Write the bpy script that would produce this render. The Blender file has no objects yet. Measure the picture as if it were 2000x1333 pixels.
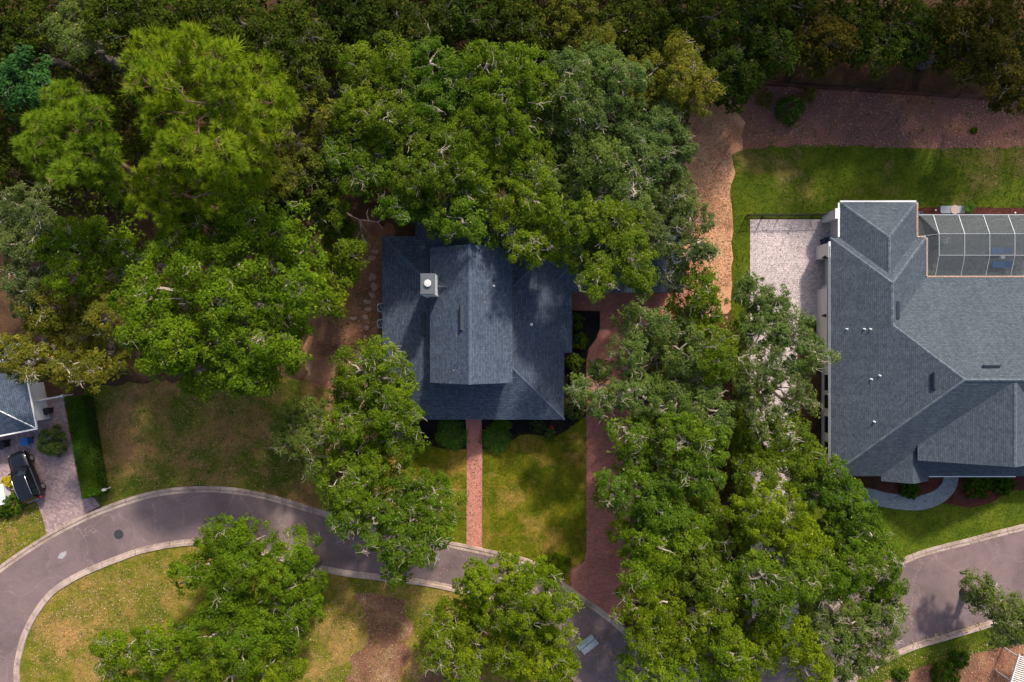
import bpy, math, random
import numpy as np
from mathutils import Vector, Matrix

random.seed(7)
RNG = np.random.default_rng(11)
SC = bpy.context.scene
COL = SC.collection

# ------------------------------------------------------------------ camera
H = 200.0 / 3.0                      # drone height over the ground, metres
cam_d = bpy.data.cameras.new('camera')
cam_d.sensor_width = 36.0
cam_d.lens = 24.0
cam_d.clip_end = 600.0
cam = bpy.data.objects.new('camera', cam_d)
cam.location = (0, 0, H)
cam.rotation_euler = (0, 0, 0)
COL.objects.link(cam)
SC.camera = cam

# ------------------------------------------------------------------ daylight
SUN_ELEV = math.radians(39.5)
SUN_DIR = Vector((0.44, 1.0, 0.0)).normalized() * math.cos(SUN_ELEV) + Vector((0, 0, math.sin(SUN_ELEV)))
world = bpy.data.worlds.new('World')
SC.world = world
world.use_nodes = True
wn, wl = world.node_tree.nodes, world.node_tree.links
wn.clear()
sky = wn.new('ShaderNodeTexSky')
sky.sky_type = 'NISHITA'
sky.sun_disc = False
sky.sun_elevation = SUN_ELEV
sky.sun_rotation = math.atan2(SUN_DIR.x, SUN_DIR.y)
sky.air_density = 1.0
sky.dust_density = 3.5
bg = wn.new('ShaderNodeBackground')
bg.inputs['Strength'].default_value = 0.145
wo = wn.new('ShaderNodeOutputWorld')
wl.new(sky.outputs[0], bg.inputs[0])
wl.new(bg.outputs[0], wo.inputs[0])
sun_d = bpy.data.lights.new('sun', 'SUN')
sun_d.energy = 3.8
sun_d.angle = math.radians(4.0)
sun_d.color = (1.0, 0.92, 0.79)
sun = bpy.data.objects.new('sun', sun_d)
sun.rotation_euler = SUN_DIR.to_track_quat('Z', 'Y').to_euler()
sun.location = (20, 40, 60)
COL.objects.link(sun)

SC.view_settings.view_transform = 'Standard'
SC.view_settings.look = 'None'
SC.view_settings.exposure = 0.32
SC.view_settings.gamma = 1.0
SC.view_settings.use_curve_mapping = False
SC.render.engine = 'CYCLES'
cy = SC.cycles
cy.max_bounces = 6
cy.diffuse_bounces = 3
cy.glossy_bounces = 2
cy.transmission_bounces = 4
cy.transparent_max_bounces = 8
cy.caustics_reflective = False
cy.caustics_refractive = False

# ------------------------------------------------------------------ helpers
def G(px, py, z=0.0):
    """plan position (metres) of a survey point measured on the 20 px/m plan, corrected for its height"""
    k = (H - z) / H / 20.0
    return ((px - 1000.0) * k, (666.5 - py) * k)

def GV(px, py, z=0.0):
    x, y = G(px, py, z)
    return Vector((x, y, z))

def tag(o, label=None, cat=None, group=None, kind=None):
    if label: o['label'] = label
    if cat: o['category'] = cat
    if group: o['group'] = group
    if kind: o['kind'] = kind
    return o

def empty(name, loc=(0, 0, 0), rz=0.0):
    o = bpy.data.objects.new(name, None)
    o.empty_display_size = 0.3
    o.location = loc
    o.rotation_euler = (0, 0, rz)
    COL.objects.link(o)
    return o

def link(name, me, mat=None, parent=None):
    if mat is not None:
        me.materials.append(mat)
    o = bpy.data.objects.new(name, me)
    COL.objects.link(o)
    if parent is not None:
        o.parent = parent
    return o

class MB:
    """collects faces, builds ONE mesh object"""
    def __init__(s):
        s.v = []; s.f = []; s.uv = []
    def add(s, verts, faces, uvs=None):
        b = len(s.v)
        s.v.extend([tuple(p) for p in verts])
        for i, f in enumerate(faces):
            s.f.append([b + k for k in f])
            if uvs is not None: s.uv.append(uvs[i])
            else: s.uv.append([(0.0, 0.0)] * len(f))
        return s
    def box(s, c, size, rz=0.0, M=None):
        hx, hy, hz = size[0] / 2, size[1] / 2, size[2] / 2
        p = [Vector((x * hx, y * hy, zz * hz)) for zz in (-1, 1) for x, y in ((-1, -1), (1, -1), (1, 1), (-1, 1))]
        R = M if M is not None else Matrix.Rotation(rz, 3, 'Z')
        p = [R @ q + Vector(c) for q in p]
        return s.add(p, [(3, 2, 1, 0), (4, 5, 6, 7), (0, 1, 5, 4), (1, 2, 6, 5), (2, 3, 7, 6), (3, 0, 4, 7)])
    def bar(s, a, b, w, h):
        a, b = Vector(a), Vector(b)
        d = b - a
        L = d.length
        if L < 1e-6: return s
        x = d / L
        up = Vector((0, 0, 1)) if abs(x.z) < 0.95 else Vector((1, 0, 0))
        y = up.cross(x).normalized()
        z = x.cross(y)
        M = Matrix((x, y, z)).transposed()
        return s.box((a + b) / 2, (L, w, h), M=M)
    def tube(s, pts, rad, n=6, cap=True):
        pts = [Vector(p) for p in pts]
        vs, fs = [], []
        for i, p in enumerate(pts):
            if i == 0: d = pts[1] - p
            elif i == len(pts) - 1: d = p - pts[i - 1]
            else: d = pts[i + 1] - pts[i - 1]
            d.normalize()
            up = Vector((0, 0, 1)) if abs(d.z) < 0.9 else Vector((1, 0, 0))
            a = up.cross(d).normalized(); b = d.cross(a)
            r = rad[i] if hasattr(rad, '__len__') else rad
            for k in range(n):
                t = 2 * math.pi * k / n
                vs.append(p + a * (r * math.cos(t)) + b * (r * math.sin(t)))
        for i in range(len(pts) - 1):
            for k in range(n):
                k2 = (k + 1) % n
                fs.append((i * n + k, i * n + k2, (i + 1) * n + k2, (i + 1) * n + k))
        if cap:
            fs.append(tuple(range(n - 1, -1, -1)))
            fs.append(tuple((len(pts) - 1) * n + k for k in range(n)))
        return s.add(vs, fs)
    def lathe(s, c, prof, n=16):
        """prof: [(r, z)] rotated about a vertical axis at c"""
        vs, fs = [], []
        for r, z in prof:
            for k in range(n):
                t = 2 * math.pi * k / n
                vs.append((c[0] + r * math.cos(t), c[1] + r * math.sin(t), c[2] + z))
        for i in range(len(prof) - 1):
            for k in range(n):
                k2 = (k + 1) % n
                fs.append((i * n + k, i * n + k2, (i + 1) * n + k2, (i + 1) * n + k))
        fs.append(tuple(range(n - 1, -1, -1)))
        fs.append(tuple((len(prof) - 1) * n + k for k in range(n)))
        return s.add(vs, fs)
    def prism(s, poly, z0, z1):
        n = len(poly)
        vs = [(x, y, z0) for x, y in poly] + [(x, y, z1) for x, y in poly]
        fs = [tuple(range(n - 1, -1, -1)), tuple(range(n, 2 * n))]
        fs += [(k, (k + 1) % n, n + (k + 1) % n, n + k) for k in range(n)]
        return s.add(vs, fs)
    def build(s, name, mat, parent=None, smooth=False, origin=None):
        me = bpy.data.meshes.new(name)
        vs = s.v
        if origin is not None:
            vs = [(x - origin[0], y - origin[1], z - origin[2]) for x, y, z in vs]
        me.from_pydata(vs, [], s.f)
        uvl = me.uv_layers.new(name='UVMap')
        flat = [c for f in s.uv for p in f for c in p]
        if len(flat) == 2 * len(me.loops):
            uvl.data.foreach_set('uv', flat)
        if smooth:
            me.polygons.foreach_set('use_smooth', [True] * len(me.polygons))
        me.update()
        return link(name, me, mat, parent)

def np_mesh(name, V, k, tint=None, mat=None, parent=None):
    """mesh of len(V)/k separate faces with k corners each; tint: one float per face"""
    me = bpy.data.meshes.new(name)
    n = len(V); nf = n // k
    me.vertices.add(n)
    me.vertices.foreach_set('co', np.ascontiguousarray(V, dtype=np.float32).ravel())
    me.loops.add(n)
    me.loops.foreach_set('vertex_index', np.arange(n, dtype=np.int32))
    me.polygons.add(nf)
    me.polygons.foreach_set('loop_start', np.arange(0, n, k, dtype=np.int32))
    if tint is not None:
        at = me.attributes.new('tint', 'FLOAT', 'POINT')
        at.data.foreach_set('value', np.repeat(np.asarray(tint, dtype=np.float32), k))
    me.update(calc_edges=True)
    return link(name, me, mat, parent)

def spline(pts, step=0.5, closed=False):
    """Catmull-Rom through 2-D points, resampled"""
    P = [np.array(p, float) for p in pts]
    n = len(P)
    out = []
    rng = range(n) if closed else range(n - 1)
    for i in rng:
        p1, p2 = P[i], P[(i + 1) % n]
        p0 = P[i - 1] if (closed or i > 0) else 2 * p1 - p2
        p3 = P[(i + 2) % n] if (closed or i + 2 < n) else 2 * p2 - p1
        m = max(1, int(np.linalg.norm(p2 - p1) / step))
        for j in range(m):
            t = j / m
            out.append(0.5 * ((2 * p1) + (-p0 + p2) * t + (2 * p0 - 5 * p1 + 4 * p2 - p3) * t * t + (-p0 + 3 * p1 - 3 * p2 + p3) * t ** 3))
    if not closed: out.append(P[-1])
    return [tuple(p) for p in out]

def hash_wobble(x, y, s):
    return (math.sin(x * 1.7 * s + 3.1 * math.sin(y * 1.3 * s)) + math.sin(y * 2.3 * s + 1.7 + 2.0 * math.sin(x * 1.1 * s))) * 0.5

def outline(px, wob=0.0, smooth=True, step=0.6, open_=False):
    pts = [G(*p) for p in px]
    if smooth: pts = spline(pts, step, closed=True)
    else:
        q = []
        for i, a in enumerate(pts):
            if open_ and i == len(pts) - 1:
                q.append(a); break
            b = pts[(i + 1) % len(pts)]
            L = math.dist(a, b)
            m = max(1, int(L / step)) if wob else 1
            for j in range(m): q.append((a[0] + (b[0] - a[0]) * j / m, a[1] + (b[1] - a[1]) * j / m))
        pts = q
    if wob:
        pts = [(x + wob * (hash_wobble(x, y, 0.9) + 0.6 * hash_wobble(y, x, 2.6)) + random.uniform(-.25, .25) * wob,
                y + wob * (hash_wobble(y + 5, x, 0.9) + 0.6 * hash_wobble(x + 9, y, 2.6)) + random.uniform(-.25, .25) * wob) for x, y in pts]
    return pts

def sheet(name, pts, z, mat, kind='structure', parent=None):
    me = bpy.data.meshes.new(name)
    # orient upwards
    a = sum(p[0] * q[1] - q[0] * p[1] for p, q in zip(pts, pts[1:] + pts[:1]))
    if a < 0: pts = pts[::-1]
    me.from_pydata([(x, y, z) for x, y in pts], [], [tuple(range(len(pts)))])
    me.update()
    o = link(name, me, mat, parent)
    if kind: o['kind'] = kind
    return o

def in_poly(P, poly):
    x, y = P[:, 0], P[:, 1]
    ins = np.zeros(len(P), bool)
    j = len(poly) - 1
    for i in range(len(poly)):
        xi, yi = poly[i]; xj, yj = poly[j]
        if yi != yj:
            c = ((yi > y) != (yj > y)) & (x < (xj - xi) * (y - yi) / (yj - yi) + xi)
            ins ^= c
        j = i
    return ins

def scatter(poly, n):
    a = np.array(poly)
    lo, hi = a.min(0), a.max(0)
    got = []
    tot = 0
    while tot < n:
        P = lo + RNG.random((n * 2, 2)) * (hi - lo)
        P = P[in_poly(P, poly)]
        got.append(P); tot += len(P)
        if len(P) == 0: break
    return np.concatenate(got)[:n]

# ------------------------------------------------------------------ materials
def new_mat(name):
    m = bpy.data.materials.new(name)
    m.use_nodes = True
    nt = m.node_tree
    b = nt.nodes['Principled BSDF']
    return m, nt, b

def plain(name, col, rough=0.6, metal=0.0, spec=0.5, noise=0.0, scale=8.0):
    m, nt, b = new_mat(name)
    b.inputs['Base Color'].default_value = (*col, 1)
    b.inputs['Roughness'].default_value = rough
    b.inputs['Metallic'].default_value = metal
    b.inputs['Specular IOR Level'].default_value = spec
    if noise:
        c = ramp_noise(nt, scale, [(0.3, tuple(v * (1 - noise) for v in col)), (0.7, tuple(min(1, v * (1 + noise)) for v in col))])
        nt.links.new(c, b.inputs['Base Color'])
    return m

def coords(nt):
    g = nt.nodes.new('ShaderNodeNewGeometry')
    return g.outputs['Position']

def noise_node(nt, scale, detail=4.0, rough=0.6, vec=None, dist=0.0):
    n = nt.nodes.new('ShaderNodeTexNoise')
    n.inputs['Scale'].default_value = scale
    n.inputs['Detail'].default_value = detail
    n.inputs['Roughness'].default_value = rough
    n.inputs['Distortion'].default_value = dist
    nt.links.new(vec if vec is not None else coords(nt), n.inputs['Vector'])
    return n.outputs['Fac']

def ramp(nt, fac, stops):
    r = nt.nodes.new('ShaderNodeValToRGB')
    e = r.color_ramp.elements
    while len(e) < len(stops): e.new(0.5)
    for el, (p, c) in zip(e, stops):
        el.position = p
        el.color = (*c, 1) if len(c) == 3 else c
    nt.links.new(fac, r.inputs['Fac'])
    return r.outputs['Color']

def ramp_noise(nt, scale, stops, detail=4.0, rough=0.6, vec=None, dist=0.0):
    return ramp(nt, noise_node(nt, scale, detail, rough, vec, dist), stops)

def mix(nt, fac, a, b, mode='MIX'):
    n = nt.nodes.new('ShaderNodeMix')
    n.data_type = 'RGBA'
    n.blend_type = mode
    if isinstance(fac, (int, float)): n.inputs[0].default_value = fac
    else: nt.links.new(fac, n.inputs[0])
    for sock, v in ((n.inputs[6], a), (n.inputs[7], b)):
        if isinstance(v, tuple): sock.default_value = (*v, 1)
        else: nt.links.new(v, sock)
    return n.outputs[2]

def bump(nt, b, h, strength=0.5, dist=0.05):
    n = nt.nodes.new('ShaderNodeBump')
    n.inputs['Strength'].default_value = strength
    n.inputs['Distance'].default_value = dist
    nt.links.new(h, n.inputs['Height'])
    nt.links.new(n.outputs[0], b.inputs['Normal'])

def soil(name, stops_big, stops_fine, big=0.25, fine=9.0, fine_mix=0.5, bstr=0.7, bdist=0.08):
    """ground cover: broad patches, and fine litter grain multiplied over them"""
    m, nt, b = new_mat(name)
    c1 = ramp_noise(nt, big, stops_big, 6, 0.65, dist=0.6)
    c2 = ramp_noise(nt, fine, stops_fine, 3, 0.75)
    c = mix(nt, fine_mix, c1, c2, 'MULTIPLY')
    nt.links.new(c, b.inputs['Base Color'])
    b.inputs['Roughness'].default_value = 0.95
    b.inputs['Specular IOR Level'].default_value = 0.1
    bump(nt, b, noise_node(nt, fine * 0.7, 4, 0.7), bstr, bdist)
    return m

FINE = [(0.3, (0.25, 0.22, 0.2)), (0.5, (0.8, 0.8, 0.8)), (0.72, (1.7, 1.6, 1.5))]

def lawn(name, green, yellow, tan, t_lo=0.55, t_hi=0.75, big=0.16, y_lo=0.35, y_hi=0.65):
    m, nt, b = new_mat(name)
    g = mix(nt, ramp_noise(nt, 0.5, [(y_lo, (0, 0, 0)), (y_hi, (1, 1, 1))], 5, 0.65), green, yellow)
    t = ramp_noise(nt, big, [(t_lo, (0, 0, 0)), (t_hi, (1, 1, 1))], 8, 0.72, dist=0.4)
    c = mix(nt, t, g, tan)
    c = mix(nt, 0.6, c, ramp_noise(nt, 1.7, [(0.32, (0.55, 0.62, 0.5)), (0.5, (1, 1, 1)), (0.7, (1.35, 1.25, 1.1))], 5, 0.75), 'MULTIPLY')
    f = ramp_noise(nt, 7.0, [(0.3, (0.45, 0.45, 0.4)), (0.5, (0.9, 0.9, 0.9)), (0.75, (1.5, 1.45, 1.3))], 3, 0.8)
    c = mix(nt, 0.7, c, f, 'MULTIPLY')
    nt.links.new(c, b.inputs['Base Color'])
    b.inputs['Roughness'].default_value = 0.95
    b.inputs['Specular IOR Level'].default_value = 0.1
    bump(nt, b, noise_node(nt, 6.0, 4, 0.75), 0.8, 0.08)
    return m

def paver(name, c1, c2, mortar, bw=0.22, rh=0.11, scale=1.0, rot=0.0, dirt=0.35, mort_size=0.008):
    m, nt, b = new_mat(name)
    pos = coords(nt)
    mp = nt.nodes.new('ShaderNodeMapping')
    mp.inputs['Rotation'].default_value = (0, 0, rot)
    nt.links.new(pos, mp.inputs['Vector'])
    br = nt.nodes.new('ShaderNodeTexBrick')
    br.inputs['Scale'].default_value = scale
    br.inputs['Brick Width'].default_value = bw
    br.inputs['Row Height'].default_value = rh
    br.inputs['Mortar Size'].default_value = mort_size
    br.inputs['Mortar Smooth'].default_value = 0.3
    br.inputs['Bias'].default_value = 0.0
    br.inputs['Color1'].default_value = (*c1, 1)
    br.inputs['Color2'].default_value = (*c2, 1)
    br.inputs['Mortar'].default_value = (*mortar, 1)
    nt.links.new(mp.outputs[0], br.inputs['Vector'])
    c = mix(nt, dirt, br.outputs['Color'], ramp_noise(nt, 0.45, [(0.3, (0.5, 0.5, 0.55)), (0.5, (1.0, 1.0, 1.0)), (0.68, (1.3, 1.28, 1.2))], 7, 0.75), 'MULTIPLY')
    c = mix(nt, 0.35, c, ramp_noise(nt, 6.0, [(0.3, (0.6, 0.6, 0.6)), (0.7, (1.4, 1.4, 1.4))], 3, 0.8), 'MULTIPLY')
    nt.links.new(c, b.inputs['Base Color'])
    b.inputs['Roughness'].default_value = 0.85
    b.inputs['Specular IOR Level'].default_value = 0.25
    bump(nt, b, br.outputs['Fac'], -0.4, 0.01)
    return m

def shingle(name, c1, c2, dark):
    m, nt, b = new_mat(name)
    uv = nt.nodes.new('ShaderNodeUVMap')
    br = nt.nodes.new('ShaderNodeTexBrick')
    br.inputs['Scale'].default_value = 1.0
    br.inputs['Brick Width'].default_value = 0.30
    br.inputs['Row Height'].default_value = 0.16
    br.inputs['Mortar Size'].default_value = 0.016
    br.inputs['Mortar Smooth'].default_value = 0.6
    br.inputs['Bias'].default_value = -0.1
    br.inputs['Color1'].default_value = (*c1, 1)
    br.inputs['Color2'].default_value = (*c2, 1)
    br.inputs['Mortar'].default_value = (*dark, 1)
    nt.links.new(uv.outputs[0], br.inputs['Vector'])
    c = mix(nt, 0.55, br.outputs['Color'], ramp_noise(nt, 5.0, [(0.32, (0.5, 0.52, 0.55)), (0.5, (1, 1, 1)), (0.7, (1.6, 1.55, 1.5))], 3, 0.85), 'MULTIPLY')
    c = mix(nt, 0.4, c, ramp_noise(nt, 0.3, [(0.3, (0.75, 0.77, 0.8)), (0.7, (1.2, 1.2, 1.2))], 6, 0.7), 'MULTIPLY')
    mp = nt.nodes.new('ShaderNodeMapping')
    mp.inputs['Scale'].default_value = (1.6, 0.12, 1.0)
    nt.links.new(uv.outputs[0], mp.inputs['Vector'])
    c = mix(nt, 0.6, c, ramp_noise(nt, 1.0, [(0.3, (0.72, 0.74, 0.78)), (0.55, (1.0, 1.0, 1.0)), (0.75, (1.22, 1.2, 1.15))], 5, 0.7, vec=mp.outputs[0]), 'MULTIPLY')
    nt.links.new(c, b.inputs['Base Color'])
    b.inputs['Roughness'].default_value = 0.8
    b.inputs['Specular IOR Level'].default_value = 0.35
    bump(nt, b, br.outputs['Fac'], -0.6, 0.015)
    return m

def leaf_mat(name, dark, mid, light, transl=0.3, odd=None):
    """leaf colour differs from leaf to leaf (attribute tint), a few odd ones yellowed or dry"""
    m, nt, b = new_mat(name)
    at = nt.nodes.new('ShaderNodeAttribute')
    at.attribute_name = 'tint'
    stops = [(0.0, dark), (0.5, mid), (0.96, light)]
    if odd: stops.append((1.0, odd))
    c = ramp(nt, at.outputs['Fac'], stops)
    # every tree has its own cast of green, and older and younger shoots alternate through a crown
    oi = nt.nodes.new('ShaderNodeObjectInfo')
    cast = ramp(nt, oi.outputs['Random'], [(0.0, (0.76, 0.86, 1.05)), (0.35, (0.96, 1.0, 1.0)), (0.7, (1.10, 1.02, 0.9)), (1.0, (0.92, 0.86, 1.15))])
    c = mix(nt, 1.0, c, cast, 'MULTIPLY')
    c = mix(nt, 1.0, c, ramp_noise(nt, 0.42, [(0.3, (0.70, 0.78, 0.85)), (0.5, (1.0, 1.0, 1.0)), (0.72, (1.32, 1.2, 1.05))], 3, 0.6), 'MULTIPLY')
    nt.links.new(c, b.inputs['Base Color'])
    b.inputs['Roughness'].default_value = 0.7
    b.inputs['Specular IOR Level'].default_value = 0.04
    tr = nt.nodes.new('ShaderNodeBsdfTranslucent')
    tc = mix(nt, 1.0, c, (1.25, 1.3, 0.55), 'MULTIPLY')
    nt.links.new(tc, tr.inputs['Color'])
    ms = nt.nodes.new('ShaderNodeMixShader')
    ms.inputs[0].default_value = transl
    nt.links.new(b.outputs[0], ms.inputs[1])
    nt.links.new(tr.outputs[0], ms.inputs[2])
    nt.links.new(ms.outputs[0], nt.nodes['Material Output'].inputs[0])
    return m

M = {}
M['forest_floor'] = soil('forest_floor_litter', [(0.3, (0.045, 0.028, 0.018)), (0.55, (0.10, 0.055, 0.032)), (0.75, (0.16, 0.085, 0.045))], FINE, 0.3, 8.0)
M['red_soil'] = soil('red_brown_soil', [(0.3, (0.15, 0.072, 0.048)), (0.5, (0.27, 0.128, 0.082)), (0.62, (0.34, 0.19, 0.10)), (0.75, (0.46, 0.32, 0.25))], FINE, 0.45, 7.0)
M['tan_litter'] = soil('tan_leaf_litter', [(0.3, (0.34, 0.150, 0.080)), (0.5, (0.55, 0.285, 0.165)), (0.62, (0.64, 0.35, 0.20)), (0.75, (0.42, 0.225, 0.16))], FINE, 0.3, 6.0)
M['mulch'] = soil('purple_brown_mulch', [(0.3, (0.16, 0.078, 0.070)), (0.5, (0.225, 0.105, 0.092)), (0.62, (0.26, 0.115, 0.075)), (0.75, (0.33, 0.145, 0.055))], FINE, 0.12, 6.5)
M['mulch_black'] = soil('black_mulch', [(0.3, (0.010, 0.009, 0.010)), (0.7, (0.028, 0.022, 0.022))], FINE, 0.8, 9.0)
M['mulch_red'] = soil('dark_red_mulch', [(0.3, (0.075, 0.022, 0.02)), (0.7, (0.14, 0.045, 0.038))], FINE, 0.8, 9.0)
M['lawn_front'] = lawn('front_lawn_turf', (0.088, 0.122, 0.006), (0.195, 0.188, 0.012), (0.46, 0.275, 0.075), 0.50, 0.70, 0.22)
M['lawn_island'] = lawn('dry_island_turf', (0.105, 0.140, 0.008), (0.24, 0.210, 0.028), (0.48, 0.265, 0.105), 0.46, 0.68, 0.2)
M['lawn_lot'] = lawn('thin_brown_turf', (0.070, 0.110, 0.008), (0.16, 0.155, 0.025), (0.40, 0.205, 0.10), 0.46, 0.66, 0.13)
M['lawn_back'] = lawn('green_back_turf', (0.055, 0.090, 0.006), (0.105, 0.135, 0.010), (0.27, 0.18, 0.075), 0.52, 0.70, 0.13)
M['lawn_green'] = lawn('bright_green_turf', (0.070, 0.112, 0.008), (0.13, 0.160, 0.012), (0.26, 0.20, 0.07), 0.68, 0.85, 0.2)
M['asphalt'] = soil('pinkish_grey_asphalt', [(0.30, (0.145, 0.105, 0.108)), (0.50, (0.205, 0.148, 0.148)), (0.62, (0.235, 0.170, 0.166)), (0.78, (0.31, 0.228, 0.215))],
                    [(0.25, (0.6, 0.6, 0.6)), (0.5, (0.95, 0.95, 0.95)), (0.75, (1.4, 1.4, 1.4))], 0.12, 11.0, 0.5, 0.3, 0.01)
def crack_asphalt(m):
    nt = m.node_tree; b = nt.nodes['Principled BSDF']
    src = b.inputs['Base Color'].links[0].from_socket
    v = nt.nodes.new('ShaderNodeTexVoronoi'); v.feature = 'DISTANCE_TO_EDGE'; v.inputs['Scale'].default_value = 0.22
    w = nt.nodes.new('ShaderNodeVectorMath'); w.operation = 'ADD'
    n = nt.nodes.new('ShaderNodeTexNoise'); n.inputs['Scale'].default_value = 0.7; n.inputs['Detail'].default_value = 6
    nt.links.new(coords(nt), n.inputs['Vector'])
    s = nt.nodes.new('ShaderNodeVectorMath'); s.operation = 'SCALE'; s.inputs['Scale'].default_value = 2.2
    nt.links.new(n.outputs['Color'], s.inputs[0]); nt.links.new(coords(nt), w.inputs[0]); nt.links.new(s.outputs[0], w.inputs[1])
    nt.links.new(w.outputs[0], v.inputs['Vector'])
    c = mix(nt, ramp(nt, v.outputs['Distance'], [(0.0, (0.4, 0.4, 0.4)), (0.010, (0, 0, 0))]), src, (0.40, 0.32, 0.29))
    c = mix(nt, 0.7, c, ramp_noise(nt, 0.35, [(0.32, (0.72, 0.70, 0.74)), (0.5, (1, 1, 1)), (0.7, (1.12, 1.1, 1.1))], 7, 0.72, dist=1.2), 'MULTIPLY')
    nt.links.new(c, b.inputs['Base Color'])
crack_asphalt(M['asphalt'])
M['patch'] = plain('pale_asphalt_patch', (0.36, 0.34, 0.36), 0.9, noise=0.25, scale=5)
M['kerb'] = soil('kerb_concrete', [(0.3, (0.24, 0.175, 0.15)), (0.5, (0.44, 0.335, 0.285)), (0.65, (0.53, 0.415, 0.355)), (0.8, (0.60, 0.50, 0.42))],
                 [(0.25, (0.65, 0.62, 0.6)), (0.5, (1, 1, 1)), (0.75, (1.25, 1.25, 1.2))], 0.6, 8.0, 0.5, 0.3, 0.01)
M['kerb_joint'] = plain('kerb_joint_dirt', (0.10, 0.075, 0.06), 0.95)
M['brick_drive'] = paver('red_brick_pavers', (0.50, 0.195, 0.145), (0.34, 0.130, 0.100), (0.18, 0.09, 0.08))
M['brick_walk'] = paver('salmon_brick_pavers', (0.66, 0.27, 0.22), (0.56, 0.22, 0.185), (0.38, 0.17, 0.14), dirt=0.2)
M['paver_pink'] = paver('pink_grey_patio_pavers', (0.66, 0.55, 0.54), (0.52, 0.43, 0.43), (0.30, 0.25, 0.25), 0.3, 0.2)
M['paver_left'] = paver('mauve_drive_pavers', (0.44, 0.31, 0.30), (0.27, 0.19, 0.19), (0.17, 0.12, 0.115), 0.27, 0.2, rot=0.35)
M['paver_blue'] = paver('blue_grey_path_pavers', (0.30, 0.33, 0.36), (0.22, 0.25, 0.28), (0.14, 0.15, 0.16), 0.2, 0.1)
M['deck'] = paver('grey_deck_pavers', (0.20, 0.21, 0.22), (0.15, 0.16, 0.17), (0.09, 0.09, 0.10), 0.4, 0.3)
M['shingle'] = shingle('slate_blue_shingles', (0.090, 0.118, 0.168), (0.047, 0.064, 0.096), (0.018, 0.026, 0.044))
M['shingle_grey'] = shingle('grey_blue_shingles', (0.082, 0.104, 0.130), (0.050, 0.066, 0.086), (0.023, 0.032, 0.046))
M['ridge'] = plain('ridge_cap_shingle', (0.078, 0.106, 0.156), 0.85, noise=0.3, scale=4)
M['ridge_grey'] = plain('ridge_cap_grey', (0.10, 0.125, 0.155), 0.85, noise=0.45, scale=3)
M['stucco'] = plain('white_stucco', (0.72, 0.72, 0.72), 0.9, noise=0.06, scale=3)
M['white'] = plain('white_paint', (0.80, 0.80, 0.79), 0.5, noise=0.05)
M['fascia'] = plain('dark_fascia', (0.05, 0.055, 0.065), 0.6)
M['vent_metal'] = plain('dark_vent_metal', (0.055, 0.065, 0.085), 0.5, 0.3)
M['cap_metal'] = plain('grey_cap_metal', (0.13, 0.145, 0.165), 0.5, 0.4, noise=0.15)
M['copper'] = plain('leaf_filled_gutter', (0.42, 0.235, 0.16), 0.9, noise=0.5, scale=9)
M['glass'] = plain('dark_window_glass', (0.012, 0.014, 0.018), 0.08)
M['black_metal'] = plain('black_metal', (0.012, 0.012, 0.013), 0.45)
M['alu'] = plain('pale_aluminium', (0.42, 0.44, 0.46), 0.45, 0.2)
M['steel'] = plain('grey_steel', (0.33, 0.35, 0.37), 0.5, 0.5)
M['bark'] = plain('grey_oak_bark', (0.15, 0.125, 0.105), 0.95, noise=0.4, scale=3)
M['twig'] = plain('weathered_twig', (0.42, 0.345, 0.29), 0.95, noise=0.35, scale=1.2)
M['bark_red'] = plain('red_brown_pine_bark', (0.19, 0.105, 0.07), 0.95, noise=0.4, scale=3)
M['dead_wood'] = plain('bleached_dead_wood', (0.72, 0.57, 0.45), 0.95, noise=0.25, scale=2)
L = leaf_mat
M['leaf_oak'] = L('oak_leaf', (0.042, 0.080, 0.004), (0.106, 0.174, 0.009), (0.185, 0.260, 0.024), 0.36, (0.40, 0.33, 0.14))
M['leaf_oak_grey'] = L('oak_leaf_greyed', (0.052, 0.084, 0.014), (0.118, 0.172, 0.032), (0.205, 0.262, 0.075), 0.36, (0.45, 0.36, 0.24))
M['leaf_oak_bright'] = L('oak_leaf_bright', (0.052, 0.094, 0.004), (0.134, 0.204, 0.007), (0.232, 0.310, 0.018), 0.38, (0.38, 0.36, 0.06))
M['leaf_hickory'] = L('broad_leaf_green', (0.045, 0.085, 0.004), (0.120, 0.190, 0.008), (0.205, 0.285, 0.016), 0.38, (0.30, 0.31, 0.03))
M['leaf_olive'] = L('olive_leaf', (0.060, 0.068, 0.008), (0.140, 0.150, 0.016), (0.220, 0.225, 0.034), 0.34, (0.40, 0.22, 0.05))
M['leaf_dimmed'] = L('dimmed_forest_leaf', (0.014, 0.026, 0.003), (0.042, 0.066, 0.006), (0.090, 0.118, 0.012), 0.30, (0.20, 0.13, 0.03))  # dimness of the wood put into the leaf colour, below the leaf's own tone
M['leaf_amber'] = L('dimmed_amber_leaf', (0.028, 0.028, 0.004), (0.072, 0.062, 0.007), (0.13, 0.105, 0.014), 0.30, (0.26, 0.09, 0.02))  # amber leaf darkened as well: the wood's dimness is in its colour
M['leaf_teal'] = L('fern_green_leaf', (0.018, 0.055, 0.012), (0.040, 0.115, 0.025), (0.075, 0.17, 0.04), 0.3)
M['leaf_hedge'] = L('hedge_leaf', (0.020, 0.050, 0.004), (0.060, 0.115, 0.008), (0.110, 0.175, 0.014), 0.25)
M['leaf_palm'] = L('palm_frond_green', (0.03, 0.075, 0.008), (0.075, 0.155, 0.016), (0.14, 0.25, 0.04), 0.3)
M['leaf_yellow'] = L('yellow_croton_leaf', (0.25, 0.20, 0.01), (0.45, 0.36, 0.015), (0.65, 0.5, 0.03), 0.2)
M['leaf_redplant'] = L('red_plant_leaf', (0.22, 0.02, 0.015), (0.4, 0.04, 0.03), (0.5, 0.1, 0.06), 0.2)
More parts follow.
